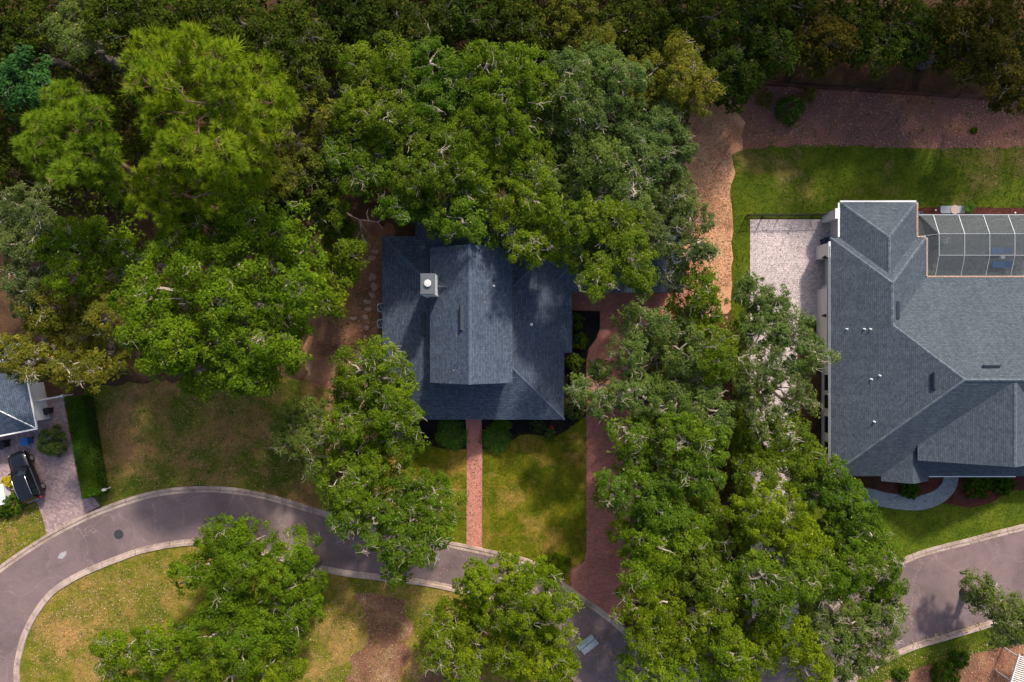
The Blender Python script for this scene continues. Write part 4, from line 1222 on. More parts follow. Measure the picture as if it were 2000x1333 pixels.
# undergrowth in the gaps of the wood
zones = [outline([(-60, -20), (2100, -20), (2100, 150), (1800, 150), (1600, 140), (1440, 150), (1340, 200), (620, 120), (600, 420), (250, 430), (-60, 420)], 0, False),
         outline([(620, 80), (1340, 110), (1330, 300), (1200, 360), (960, 340), (800, 380), (650, 380)], 0, False),
         outline([(1300, 640), (1440, 600), (1450, 1290), (1330, 1290), (1255, 1180), (1255, 700)], 0, False)]
P2 = np.concatenate([scatter(zones[0], 3400), scatter(zones[1], 500), scatter(zones[2], 300)])
C = np.column_stack([P2, RNG.uniform(0.2, 1.0, len(P2)) * np.concatenate([np.full(3400, 6.0), np.full(800, 2.4)])])
N = unit(RNG.normal(size=C.shape) * 0.4 + np.array([0, 0, 1]))
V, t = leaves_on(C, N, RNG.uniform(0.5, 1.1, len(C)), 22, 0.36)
ug = np_mesh('undergrowth', V, 4, t, M['leaf_dimmed'])
tag(ug, 'dark shrubby undergrowth on the floor of the wood', 'undergrowth', kind='stuff')
# ================================================================== grass and fallen leaves
def blades(poly, n, h, w):
    P_ = scatter(poly, n)
    a = RNG.uniform(0, 6.283, n); hh = h * RNG.uniform(0.5, 1.3, n)
    dx, dy = np.cos(a) * w, np.sin(a) * w
    lx, ly = RNG.normal(0, 0.5, n) * hh, RNG.normal(0, 0.5, n) * hh
    V = np.empty((n, 3, 3))
    V[:, 0] = np.column_stack([P_[:, 0] - dx, P_[:, 1] - dy, np.full(n, 0.02)])
    V[:, 1] = np.column_stack([P_[:, 0] + dx, P_[:, 1] + dy, np.full(n, 0.02)])
    V[:, 2] = np.column_stack([P_[:, 0] + lx, P_[:, 1] + ly, 0.02 + hh])
    return V.reshape(-1, 3)
def area(poly):
    return abs(sum(p[0] * q[1] - q[0] * p[1] for p, q in zip(poly, poly[1:] + poly[:1]))) / 2
for nm, per in (('front_lawn', 150), ('back_lawn', 110), ('island_lawn', 70), ('vacant_lot', 60), ('side_lawn', 60), ('verge', 90), ('verge_strip', 110)):
    for poly, mt in LAWNS[nm]:
        poly = [(max(-52, min(54, x)), max(-35, min(35, y))) for x, y in poly]
        n = int(min(40000, area(poly) * per))
        g = np_mesh('grass', blades(poly, n, 0.10, 0.03), 3, None, mt)
        g['kind'] = 'stuff'
        g['label'] = {'front_lawn': 'mown grass of the front lawn beside the red walk', 'back_lawn': 'mown grass behind the grey hipped house', 'island_lawn': 'dry grass on the road island',
                      'vacant_lot': 'thin brown grass of the empty lot by the hedge', 'side_lawn': 'green grass in front of the grey hipped house', 'verge': 'patchy dry grass below the black car',
                      'verge_strip': 'bright grass strip below the far kerb'}[nm]
        g['category'] = 'grass'

def litter(poly, n, size, mat, z=0.05):
    P_ = scatter(poly, n)
    pos = np.column_stack([P_, RNG.uniform(z, z + 0.04, n)])
    nr = unit(RNG.normal(size=(n, 3)) * 0.45 + np.array([0, 0, 1]))
    ln = size * RNG.uniform(0.6, 1.5, n)
    return leaf_quads(pos, nr, ln, ln * 0.6), np.clip(RNG.normal(0.55, 0.25, n), 0, 1)
parts = []
for px, n, s in (([(60, 1230), (200, 1120), (330, 1090), (330, 1230), (180, 1300), (60, 1330)], 2600, 0.11),
                 ([(600, 1120), (880, 1160), (880, 1333), (600, 1333)], 3000, 0.11),
                 ([(180, 770), (600, 770), (600, 960), (420, 945), (200, 960)], 2600, 0.10),
                 ([(1355, 215), (1428, 210), (1428, 560), (1350, 560)], 3000, 0.12),
                 ([(640, 480), (745, 480), (745, 700), (640, 700)], 1200, 0.10),
                 ([(1460, 170), (2000, 205), (2000, 290), (1460, 290)], 3500, 0.11),
                 ([(1640, 1300), (2000, 1240), (2000, 1333), (1640, 1333)], 1200, 0.11),
                 ([(0, 1000), (75, 985), (85, 1040), (0, 1095)], 350, 0.12),
                 ([(1780, 1250), (1920, 1212), (1920, 1226), (1782, 1264)], 260, 0.12)):
    parts.append(litter(outline(px, 0, False), n, s, None, 0.05 if s < 0.115 else 0.14 if n == 260 else 0.05))
V = np.concatenate([p[0] for p in parts]); t = np.concatenate([p[1] for p in parts])
o = np_mesh('leaf_litter', V, 4, t, M['dry_leaf'])
tag(o, 'scattered dry fallen leaves on the grass and bare soil', 'leaf litter', kind='stuff')

zw = [(outline([(190, 770), (600, 770), (600, 950), (420, 940), (210, 950)], 0, False), 120), (outline([(640, 520), (735, 520), (735, 700), (640, 700)], 0, False), 60),
      (outline([(600, 1130), (880, 1170), (880, 1333), (600, 1333)], 0, False), 60), (outline([(60, 1240), (200, 1130), (330, 1090), (300, 1230), (180, 1290), (60, 1320)], 0, False), 30),
      (outline([(1460, 175), (2000, 205), (2000, 285), (1460, 285)], 0, False), 60)]
P_ = np.concatenate([scatter(p, n) for p, n in zw])
C = np.column_stack([P_, np.full(len(P_), 0.06)])
V, t = leaves_on(C, unit(RNG.normal(size=C.shape) * 0.3 + np.array([0, 0, 1])), RNG.uniform(0.12, 0.34, len(C)), 12, 0.11, flat=0.25)
o = np_mesh('weeds', V, 4, t, M['leaf_oak_bright'])
tag(o, 'low weed tufts scattered over the thin grass and soil', 'weeds', kind='stuff')
# dry leaves blown onto the main roof slopes and the paving
n = 150
q = np.column_stack([RNG.uniform(-11.9, 4.7, n), RNG.uniform(-7.1, 9.5, n)])
q[:, 1] += np.where(RNG.random(n) < 0.6, RNG.uniform(0, 6, n), 0); q = q[q[:, 1] < 9.5]
dz = np.minimum(np.minimum(q[:, 0] + 11.99, 4.83 - q[:, 0]), np.minimum(q[:, 1] + 7.27, 9.69 - q[:, 1]))
z = 3.5 + 0.42 * dz + 0.03
inu = (q[:, 0] > -7.15) & (q[:, 0] < 0.02) & (q[:, 1] > -3.6) & (q[:, 1] < 8.1)
z = np.where(inu, 6.85 + 0.64 * np.minimum(q[:, 0] + 7.18, 0.05 - q[:, 0]) + 0.03, z)
nr = unit(RNG.normal(size=(len(q), 3)) * 0.3 + np.array([0, 0, 1]))
ln = 0.10 * RNG.uniform(0.6, 1.4, len(q))
pv = [leaf_quads(np.column_stack([q, z]), nr, ln, ln * 0.6)]
for px, n in (([(1145, 700), (1235, 700), (1235, 1180), (1150, 1130)], 700), ([(1125, 575), (1300, 575), (1300, 615), (1125, 605)], 200), ([(911, 830), (941, 830), (941, 1060), (911, 1060)], 60),
              ([(620, 1010), (900, 1080), (900, 1140), (720, 1115), (620, 1095)], 350), ([(1130, 1180), (1230, 1290), (1190, 1333), (1130, 1290)], 300), ([(1650, 1180), (1790, 1110), (1790, 1230), (1680, 1300)], 350)):
    pv.append(litter(outline(px, 0, False), n, 0.10, None, 0.05)[0])
for line, sd_ in ((UPL, 1), (LOL, -1)):
    L0 = np.array([p for p in line if -52 < p[0] < 52]); n = 1500
    d_ = RNG.beta(2.5, 3.0, n) * 1.0 - 0.25
    k_ = RNG.integers(1, len(L0) - 1, n); dens_ = 0.5 + 0.5 * np.sin(k_ * 0.13 + 1.0); keep = RNG.random(n) < dens_; k_, d_ = k_[keep], d_[keep]
    tn = unit(L0[k_ + 1] - L0[k_ - 1]); nn = np.column_stack([-tn[:, 1], tn[:, 0]]) * sd_
    q2 = L0[k_] + tn * RNG.uniform(-0.3, 0.3, (len(k_), 1)) + nn * d_[:, None]
    zz = np.where((d_ > 0.30), 0.14, 0.05) + RNG.uniform(0, 0.02, len(k_))
    l2 = 0.10 * RNG.uniform(0.6, 1.5, len(k_))
    pv.append(leaf_quads(np.column_stack([q2, zz]), unit(RNG.normal(size=(len(k_), 3)) * 0.3 + np.array([0, 0, 1])), l2, l2 * 0.6))
V = np.concatenate(pv)
o = np_mesh('fallen_leaves', V, 4, np.clip(RNG.normal(0.35, 0.25, len(V) // 4), 0, 1), M['dry_leaf'])
tag(o, 'dry leaves blown onto the roof, driveway and road', 'leaf litter', kind='stuff')

# ================================================================== shrubs, hedge, plants
def shrub(name, label, px, py, r, h, mat, cat='shrub', k=40, cr=0.3, ln=0.14, group=None, squash=0.8):
    x, y = G(px, py, h * 0.7)
    R = r / 20.0
    root = empty(name, (x, y, 0)); tag(root, label, cat, group)
    lobes = [(0, 0, h - R * squash, R * 0.75)]
    for q in range(5):
        a = q * 1.257 + random.uniform(-.3, .3)
        lobes.append((math.cos(a) * R * 0.5, math.sin(a) * R * 0.5, max(R * 0.4, h - R * squash - random.uniform(0.1, 0.35) * h), R * random.uniform(0.42, 0.55)))
    C, N, Rr, Lo = make_clumps(lobes, cr, 3.2, -0.5, squash)
    C[:, 2] = np.maximum(C[:, 2], 0.12)
    V, t = leaves_on(C, N, Rr, k, ln)
    np_mesh('foliage', V, 4, t, M[mat], root)
    mb = MB()
    for q in range(4):
        mb.tube(crooked((0, 0, -0.05), (random.uniform(-.4, .4) * R, random.uniform(-.4, .4) * R, h * 0.7), 3, 0.1), taper(3, 0.04, 0.015), 5)
    mb.build('stem', M['bark'], root)
    return root

def frond_plant(name, label, px, py, r, n, mat, cat='plant', h=0.9, width=0.10, group=None):
    """rosette of arching fronds, each with paired leaflets"""
    x, y = G(px, py, 0.5)
    root = empty(name, (x, y, 0)); tag(root, label, cat, group)
    R = r / 20.0
    for i in range(n):
        Q = []
        a = i * 2.399 + random.uniform(-.15, .15)
        el = random.uniform(0.35, 1.0); L_ = R * random.uniform(0.8, 1.1)
        prev = None
        for s in range(13):
            u = (s + 1) / 13
            d = L_ * u
            c = np.array([math.cos(a) * d, math.sin(a) * d, 0.15 + h * (1.3 * u - 1.25 * u * u) * el * 1.6])
            tdir = np.array([math.cos(a), math.sin(a), 0.2]); side = np.array([-math.sin(a), math.cos(a), 0.0])
            wl_ = L_ * 0.30 * math.sin(math.pi * min(0.97, u * 0.85 + 0.12))
            for sg in (-1, 1):
                tip = c + side * sg * wl_ + tdir * wl_ * 0.55 - np.array([0, 0, 0.10 * wl_])
                Q += [c - tdir * width * 0.35, (c + tip) / 2 + tdir * width * 0.5, tip, (c + tip) / 2 - tdir * width * 0.4]
        Q += [np.array([0, 0, 0.12]), np.array([math.cos(a) * 0.5 * L_ - math.sin(a) * 0.02, math.sin(a) * 0.5 * L_ + math.cos(a) * 0.02, 0.16 + h * 0.34 * el * 1.6]),
              c, np.array([math.cos(a) * 0.5 * L_ + math.sin(a) * 0.02, math.sin(a) * 0.5 * L_ - math.cos(a) * 0.02, 0.16 + h * 0.34 * el * 1.6])]
        V = np.array(Q); nf = len(V) // 4
        np_mesh('frond', V, 4, np.clip(RNG.normal(0.55, 0.2, nf), 0, 0.95), M[mat], root)
    mb = MB(); mb.lathe((0, 0, 0), [(0.10, 0), (0.12, 0.12), (0.06, 0.25)], 8); mb.build('stem', M['bark'], root)
    return root

# clipped hedge
hz = 1.75
hp = [GV(124, 779, hz), GV(160, 775, hz), GV(193, 966, hz), GV(160, 975, hz)]
hx = sum(p.x for p in hp) / 4; hy = sum(p.y for p in hp) / 4
hr = empty('hedge', (hx, hy, 0)); tag(hr, 'long clipped dark green hedge along the mauve paver drive', 'hedge')
poly = [(p.x - hx, p.y - hy) for p in hp]
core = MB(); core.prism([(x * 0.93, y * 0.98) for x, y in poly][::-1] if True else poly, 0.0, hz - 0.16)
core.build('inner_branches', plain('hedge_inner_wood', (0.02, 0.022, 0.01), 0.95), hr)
n = 15000
P_ = scatter(poly, n)
top = np.column_stack([P_, hz - 0.08 + RNG.normal(0, 0.05, n)])
Vt = leaf_quads(top, unit(RNG.normal(size=(n, 3)) * 0.5 + np.array([0, 0, 1])), 0.12 * RNG.uniform(.7, 1.3, n), 0.07 * RNG.uniform(.7, 1.3, n))
sv = []
for i in range(4):
    a, b_ = np.array(poly[i]), np.array(poly[(i + 1) % 4])
    Lx = np.linalg.norm(b_ - a); m_ = int(Lx * 420)
    u = RNG.random((m_, 1)); q = a + (b_ - a) * u
    zz_ = hz * RNG.random(m_) ** 0.8
    nn = np.array([(b_ - a)[1], -(b_ - a)[0]]) / Lx
    if np.dot(nn, (a + b_) / 2) < 0: nn = -nn
    pos = np.column_stack([q + nn * RNG.normal(0.0, 0.05, (m_, 1)), zz_])
    sv.append(leaf_quads(pos, unit(RNG.normal(size=(m_, 3)) * 0.5 + np.array([nn[0], nn[1], 0.3])), 0.12 * RNG.uniform(.7, 1.3, m_), 0.07 * RNG.uniform(.7, 1.3, m_)))
Vh = np.concatenate([Vt] + sv)
np_mesh('foliage', Vh, 4, np.clip(RNG.normal(0.5, 0.22, len(Vh) // 4), 0, 0.95), M['leaf_hedge'], hr)

shrub('shrub', 'round olive grey bush on the paver drive beside the blue bin', 92, 866, 30, 2.4, 'leaf_oak_grey', cr=0.26)
shrub('shrub', 'clipped round green shrub behind the black car', 22, 986, 22, 1.3, 'leaf_hedge', cr=0.22, k=50)
shrub('shrub', 'clipped low green shrub in the corner below the round clipped one', 2, 996, 18, 1.0, 'leaf_hedge', cr=0.22, k=50)
shrub('shrub', 'small yellow leaved plant in front of the white box', 9, 944, 11, 0.9, 'leaf_yellow', 'plant', cr=0.16, ln=0.12)
shrub('shrub', 'lone round bright green bush on the mulch strip below the fence', 1547, 211, 30, 1.8, 'leaf_palm', cr=0.24)
shrub('shrub', 'thin sprig of a plant between the fence and the round bush', 1497, 192, 17, 0.9, 'leaf_olive', 'plant', k=9, cr=0.2)
shrub('shrub', 'wispy plant leaning from the fence onto the mulch', 1583, 183, 16, 0.9, 'leaf_olive', 'plant', k=12, cr=0.2)
shrub('shrub', 'tiny green weed alone on the mulch strip', 1903, 255, 6, 0.3, 'leaf_hedge', 'plant', cr=0.12, ln=0.1)
for i, (px, py, r, lb) in enumerate(((1124, 628, 17, 'dark shrub against the entrance side wall nearest the forecourt'), (1133, 668, 16, 'dark shrub in the black bed where the drive edge curves'),
                                     (1122, 708, 17, 'dark shrub in the black bed below the roof step'), (1128, 748, 17, 'dark shrub in the narrow black bed beside the drive'))):
    shrub('shrub', lb, px, py, r, 1.0, 'leaf_hedge', cr=0.22, group='shrubs in the black mulch beds')
shrub('shrub', 'shrub in bright leaf beside the front roof corner and drive', 1122, 800, 22, 1.3, 'leaf_oak_grey', cr=0.24, group='shrubs in the black mulch beds')
shrub('shrub', 'low shrub with pale flecks under the front eave', 1050, 832, 15, 0.7, 'leaf_oak_grey', 'shrub', k=14, cr=0.18, ln=0.1)
shrub('shrub', 'spiky orange red plant under the front eave', 1077, 836, 4, 0.35, 'leaf_redplant', 'plant', cr=0.09, ln=0.12, k=14)
shrub('shrub', 'silvery tufted plant at the edge of the front bed', 1074, 847, 11, 0.45, 'leaf_oak_grey', 'plant', cr=0.14, ln=0.16, k=14)
frond_plant('cycad', 'bright green arching fern palm beside the red front walk', 968, 858, 32, 26, 'leaf_palm', h=0.9)
frond_plant('cycad', 'shaded fern palm across the front walk from the bright one', 882, 850, 34, 26, 'leaf_palm', h=0.9)
frond_plant('cycad', 'shaded fern palm close under the eave beside the bright one', 978, 834, 22, 18, 'leaf_hedge', h=0.8)
frond_plant('cycad', 'small starry palm in the bed beside the blue grey pad', 1894, 405, 13, 11, 'leaf_palm', h=0.7, width=0.08)
shrub('shrub', 'low green shrubs between the entry gable and the curved path', 1778, 957, 20, 0.7, 'leaf_hedge', cr=0.2)
shrub('shrub', 'dark shrub in the red mulch below the porch eave', 1912, 950, 26, 0.9, 'leaf_hedge', cr=0.22)
shrub('shrub', 'second dark shrub in the red mulch farther along the porch', 1962, 946, 22, 0.9, 'leaf_hedge', cr=0.22)
shrub('shrub', 'small bright red plant at the edge of the red mulch', 1932, 961, 6, 0.4, 'leaf_redplant', 'plant', cr=0.12, ln=0.1)
shrub('shrub', 'young green bush in the bare soil by the white slatted arbour', 1880, 1290, 18, 1.2, 'leaf_hedge', cr=0.24)
shrub('shrub', 'spreading low bush at the bottom among bare red soil', 1850, 1322, 28, 1.0, 'leaf_hedge', cr=0.24)
shrub('shrub', 'small bush half under the canopy at the bottom soil', 1765, 1322, 16, 0.9, 'leaf_hedge', cr=0.24)
shrub('shrub', 'leafy green bush at the corner of lawn, kerb and driveway mouth', 1085, 1110, 28, 1.4, 'leaf_oak_bright', cr=0.26)

# pale flat stones in a broken line along the side yard
for i, (px, py, rx, ry) in enumerate(((733, 492, 9, 5), (726, 505, 8, 5), (712, 512, 9, 4), (727, 542, 8, 8), (731, 560, 7, 9), (727, 577, 8, 5), (718, 590, 9, 5), (719, 604, 7, 5), (714, 620, 7, 5), (690, 622, 9, 4), (716, 640, 6, 5), (713, 660, 5, 6), (712, 682, 4, 7))):
    x, y = G(px, py)
    n_ = 9
    pl = [(rx / 20 * math.cos(6.283 * k / n_) * random.uniform(0.75, 1.1), ry / 20 * math.sin(6.283 * k / n_) * random.uniform(0.75, 1.1)) for k in range(n_)]
    mb = MB(); mb.prism(pl, -0.03, 0.035); mb.prism([(a * 0.85, b_ * 0.85) for a, b_ in pl], 0.03, 0.05)
    o = mb.build('flat_stone', M['pale_stone'], YARD); o.location = (x, y, 0); o.rotation_euler = (0, 0, random.uniform(-.4, .4))

# bare broken limb lying over the side yard soil
bl = empty('dead_branch', (*G(700, 450, 2.0), 0)); tag(bl, 'tan leafless dead branch arching over the side yard by the roof corner', 'branch')
bz = lambda px, py, z: Vector((*[a - b_ for a, b_ in zip(G(px, py, z), G(700, 450, 2.0))], z))
mb = MB()
main_ = [bz(716, 486, 0.0), bz(710, 470, 1.4), bz(705, 450, 2.6), bz(703, 430, 3.4), bz(690, 424, 3.7), bz(662, 404, 3.9)]
mb.tube(main_, [0.09, 0.08, 0.07, 0.055, 0.04, 0.02], 6)
for pts in ([(703, 430, 3.4), (720, 432, 3.5), (738, 434, 3.6), (748, 448, 3.4)], [(690, 424, 3.7), (676, 418, 3.9), (660, 420, 3.6)], [(705, 450, 2.6), (698, 463, 2.7), (697, 470, 2.5)], [(710, 470, 1.4), (722, 478, 1.2), (724, 486, 0.8)],
            [(720, 432, 3.5), (716, 418, 3.6), (719, 408, 3.6)], [(703, 430, 3.4), (709, 444, 3.2), (716, 454, 3.0)], [(738, 434, 3.6), (746, 428, 3.6)], [(662, 404, 3.9), (652, 394, 3.8)], [(676, 418, 3.9), (668, 402, 4.0)]):
    mb.tube([bz(*p) for p in pts], taper(len(pts) - 1, 0.045, 0.015), 4)
mb.build('branch', M['dead_wood'], bl)

# ================================================================== fences
def fence(name, label, a, b, h, nposts, mat, rails=(0.15, 0.92), pick=0.13):
    ax, ay = G(*a); bx_, by_ = G(*b)
    root = empty(name, (ax, ay, 0)); tag(root, label, 'fence')
    dv = Vector((bx_ - ax, by_ - ay, 0)); L_ = dv.length
    for i in range(nposts):
        p = dv * (i / (nposts - 1))
        mb = MB(); mb.box((p.x, p.y, h / 2 + 0.03), (0.07, 0.07, h + 0.06)); mb.box((p.x, p.y, h + 0.08), (0.1, 0.1, 0.04)); mb.build('post', mat, root)
    for z in rails:
        mb = MB(); mb.bar(Vector((0, 0, z * h)), dv + Vector((0, 0, z * h)), 0.05, 0.05); mb.build('rail', mat, root)
    mb = MB()
    for i in range(1, int(L_ / pick)):
        p = dv * (i * pick / L_)
        mb.box((p.x, p.y, h / 2 + 0.04), (0.028, 0.028, h - 0.08))
    pk = mb.build('picket', mat, root); pk['kind'] = 'stuff'
fence('metal_fence', 'long black metal picket fence between the wood and the mulch strip', (1462, 166), (2060, 206), 1.35, 13, M['black_metal'])
fence('metal_fence', 'short black metal fence at the top edge of the pink paver drive', (1456, 424), (1618, 423), 1.45, 6, M['black_metal'], pick=0.14)

# white gate frame by the hedge
ga = G(66, 786); gb_ = G(142, 771)
root = empty('garden_gate', (*ga, 0)); tag(root, 'white gate rail with arbour post between grey roofed house and hedge', 'gate')
dv = Vector((gb_[0] - ga[0], gb_[1] - ga[1], 0))
for u in (0.0, 0.35, 0.66, 1.0):
    mb = MB(); p = dv * u; mb.box((p.x, p.y, 0.8), (0.12, 0.12, 1.6)); mb.lathe((p.x, p.y, 1.6), [(0.1, 0), (0.1, 0.04), (0.02, 0.12)], 8); mb.build('post', M['white'], root)
for z in (0.3, 1.45):
    mb = MB(); mb.bar(Vector((0, 0, z)), dv + Vector((0, 0, z)), 0.09, 0.1); mb.build('rail', M['white'], root)
for i in range(1, 26):
    mb = MB(); p = dv * (i / 26); mb.box((p.x, p.y, 0.87), (0.02, 0.075, 1.06)); mb.build('slat', M['white'], root)

# white slatted arbour in the bottom corner
c = G(2000, 1312, 2.0)
root = empty('arbour', (*c, 0), math.radians(-17)); tag(root, 'white slatted arbour roof peeking in at the bottom corner', 'arbour')
for sx in (-0.95, 1.1):
    for sy in (-1.2, 1.2):
        mb = MB(); mb.box((sx, sy, 1.0), (0.1, 0.1, 2.0)); mb.build('post', M['white'], root)
for sx in (-0.95, 1.1):
    mb = MB(); mb.box((sx, 0, 2.05), (0.09, 2.9, 0.12)); mb.build('beam', M['white'], root)
for i in range(15):
    mb = MB(); mb.box((0.08, -1.35 + i * 0.19, 2.13), (2.2, 0.075, 0.05)); mb.build('slat', M['white'], root)

# ================================================================== screened pool cage
sc_ = (43.0, 9.0, 0)
cage = empty('pool_cage', sc_); tag(cage, 'screened pool enclosure with pale aluminium ribs against the grey roof', 'enclosure')
z1, z2 = 2.5, 3.38
ya = G(0, 420, z1)[1]; yb = G(0, 457, z2)[1]; yc = G(0, 499, z2)[1]; yd = 6.15
xs = [G(px, 0, z2)[0] for px in (1834, 1884, 1933, 1982, 2031, 2080)]
xw = G(1795, 0, z1)[0]
xw = max(xw, 37.95)
def cbar(a, b, w=0.05, name='rib'):
    mb = MB(); mb.bar(a, b, w, w); return mb.build(name, M['alu'], cage, origin=sc_)
def panel(pts):
    mb = MB(); mb.add(pts, [tuple(range(len(pts)))]); return mb.build('screen_panel', M['screen'], cage, origin=sc_)
for x in xs:
    cbar((x, ya, z1), (x, yb, z2)); cbar((x, yb, z2), (x, yc, z2)); cbar((x, yc, z2), (x, yd, z1 + 0.35))
    cbar((x, ya, 0.04), (x, ya, z1), 0.07, 'post')
cbar((xw, ya, z1), (xs[-1], ya, z1), 0.08); cbar((xs[0], yb, z2), (xs[-1], yb, z2), 0.04); cbar((xs[0], yc, z2), (xs[-1], yc, z2), 0.04)
cbar((xw, ya, 0.04), (xw, ya, z1), 0.07, 'post'); cbar((xw + 0.2, yb - 0.1, z1), (xs[0], yb, z2), 0.05)
for i in range(len(xs) - 1):
    a, b_ = xs[i] + 0.02, xs[i + 1] - 0.02
    panel([(a, ya, z1), (b_, ya, z1), (b_, yb, z2), (a, yb, z2)][::-1])
    panel([(a, yb - 0.01, z2), (b_, yb - 0.01, z2), (b_, yc, z2), (a, yc, z2)][::-1])
    panel([(a, yc - 0.01, z2), (b_, yc - 0.01, z2), (b_, yd, z1 + 0.35), (a, yd, z1 + 0.35)][::-1])
    panel([(a, ya, 0.06), (b_, ya, 0.06), (b_, ya, z1 - 0.04), (a, ya, z1 - 0.04)])
panel([(xw + 0.04, ya, z1), (xs[0] - 0.04, ya, z1), (xs[0] - 0.04, yb, z2)][::-1])
panel([(xw + 0.04, ya - 0.05, z1), (xs[0] - 0.04, yb - 0.02, z2), (xw + 0.6, yb - 0.1, z1 + 0.05)][::-1])
panel([(38.85, yb - 0.1, z1 + 0.1), (xs[0] - 0.04, yb - 0.05, z2), (xs[0] - 0.04, yc, z2), (38.85, yd + 0.05, z1 + 0.3)][::-1])
panel([(xw + 0.04, ya, 0.06), (xs[0] - 0.04, ya, 0.06), (xs[0] - 0.04, ya, z1 - 0.04), (xw + 0.04, ya, z1 - 0.04)])

def lounger(label, px, py):
    x, y = G(px, py, 0.4)
    r = empty('sun_lounger', (x, y, 0)); tag(r, label, 'lounger', 'blue loungers inside the pool cage')
    mb = MB(); mb.box((-0.1, 0, 0.36), (1.3, 0.62, 0.10)); mb.build('seat_cushion', M['blue_cloth'], r)
    mb = MB(); mb.box((0.78, 0, 0.55), (0.6, 0.62, 0.1), M=Matrix.Rotation(-0.6, 3, 'Y')); mb.build('backrest', M['blue_cloth'], r)
    for sx in (-0.65, 0.55):
        for sy in (-0.25, 0.25):
            mb = MB(); mb.box((sx, sy, 0.17), (0.05, 0.05, 0.28)); mb.build('leg', M['alu'], r)
lounger('blue cushioned lounger in the pool cage nearer the lawn', 1952, 490)
lounger('blue cushioned lounger in the pool cage nearer the roof', 1954, 517)
x, y = G(1958, 503, 0.4)
r = empty('side_table', (x, y, 0)); tag(r, 'small white round table between the two blue loungers', 'table')
mb = MB(); mb.lathe((0, 0, 0.44), [(0.2, 0), (0.22, 0.02), (0.2, 0.04)], 14); mb.build('tabletop', M['white'], r)
mb = MB(); mb.lathe((0, 0, 0.036), [(0.14, 0), (0.03, 0.03), (0.03, 0.40)], 10); mb.build('pedestal', M['white'], r)
x, y = G(1846, 471, 0.4)
r = empty('patio_chair', (x, y, 0)); tag(r, 'small white chair alone on the grey deck inside the pool cage', 'chair')
mb = MB(); mb.box((0, 0, 0.42), (0.42, 0.42, 0.05)); mb.build('seat', M['white'], r)
mb = MB(); mb.box((0, 0.2, 0.68), (0.42, 0.05, 0.45)); mb.build('backrest', M['white'], r)
for sx in (-0.17, 0.17):
    for sy in (-0.17, 0.17):
        mb = MB(); mb.box((sx, sy, 0.22), (0.04, 0.04, 0.36)); mb.build('leg', M['white'], r)
# stepping pad outside the cage
pd = empty('stone_pad', (*G(1860, 410), 0)); tag(pd, 'blue grey concrete pad with a round pink stone outside the pool cage', 'paving')
mb = MB(); hw, hd, rr = 1.2, 0.36, 0.15
pl = []
for (qx, qy, a0) in ((hw - rr, hd - rr, 0), (-hw + rr, hd - rr, 90), (-hw + rr, -hd + rr, 180), (hw - rr, -hd + rr, 270)):
    for s in range(4):
        a = math.radians(a0 + s * 30); pl.append((qx + rr * math.cos(a), qy + rr * math.sin(a)))
mb.prism(pl, 0.02, 0.09); mb.build('slab', plain('pad_concrete', (0.34, 0.38, 0.42), 0.9, noise=0.15), pd)
mb = MB(); mb.lathe((0.18, -0.02, 0.09), [(0.44, 0), (0.45, 0.03), (0.42, 0.05), (0.1, 0.05)], 24); mb.build('round_stone', M['terracotta'], pd)
for px, py, lb in ((1828, 411, 'white garden light beside the blue grey pad on the gable side'), (1892, 412, 'white garden light beside the starry palm'), (1983, 416, 'white garden light farther along the pool cage bed')):
    x, y = G(px, py, 0.3)
    r = empty('garden_light', (x, y, 0)); tag(r, lb, 'garden light', 'white garden lights along the pool cage')
    mb = MB(); mb.lathe((0, 0, 0), [(0.02, 0), (0.02, 0.25)], 8); mb.build('stake', M['black_metal'], r)
    mb = MB(); mb.lathe((0, 0, 0.24), [(0.05, 0), (0.09, 0.03), (0.08, 0.08), (0.02, 0.11)], 12); mb.build('lamp_cap', M['white'], r)
x, y = G(1800, 418, 0.5)
r = empty('hose_reel', (x, y, 0)); tag(r, 'small blue grey round hose pot at the gable corner of the pool cage', 'pot')
mb = MB(); mb.lathe((0, 0, 0.03), [(0.22, 0), (0.26, 0.3), (0.24, 0.36), (0.2, 0.34), (0.18, 0.2)], 16); mb.build('pot', plain('blue_glaze', (0.16, 0.27, 0.36), 0.4), r)

# ================================================================== bins, units, drain, mailbox
def bin_(label, px, py, mat, w=0.6, d=0.7, h=1.05, rz=0.0, group=None):
    x, y = G(px, py, h * 0.6)
    r = empty('wheelie_bin', (x, y, 0.036), rz); tag(r, label, 'bin', group)
    mb = MB()
    b0 = [(-w * .4, -d * .4), (w * .4, -d * .4), (w * .4, d * .4), (-w * .4, d * .4)]; b1 = [(-w / 2, -d / 2), (w / 2, -d / 2), (w / 2, d / 2), (-w / 2, d / 2)]
    vs = [(a, b_, 0.06) for a, b_ in b0] + [(a, b_, h - 0.08) for a, b_ in b1]
    mb.add(vs, [(3, 2, 1, 0), (4, 5, 6, 7)] + [(k, (k + 1) % 4, (k + 1) % 4 + 4, k + 4) for k in range(4)])
    mb.build('body', M[mat], r)
    mb = MB(); mb.box((0, 0, h - 0.04), (w + 0.06, d + 0.06, 0.07)); mb.box((0, -d / 2 - 0.06, h - 0.05), (w * 0.6, 0.08, 0.05)); mb.box((0, 0.03, h + 0.01), (w * 0.7, d * 0.7, 0.04)); mb.build('lid', M[mat], r)
    for s in (-1, 1):
        mb = MB(); mb.tube([(s * (w / 2 - 0.06), d * 0.36, 0.1), (s * (w / 2 + 0.0), d * 0.36, 0.1)], 0.1, 12); mb.build('wheel', M['tyre'], r)
bin_('bright blue recycling bin below the grey roof eave near the car', 53, 862, 'blue_plastic', 0.62, 0.66, 1.0, 0.15)
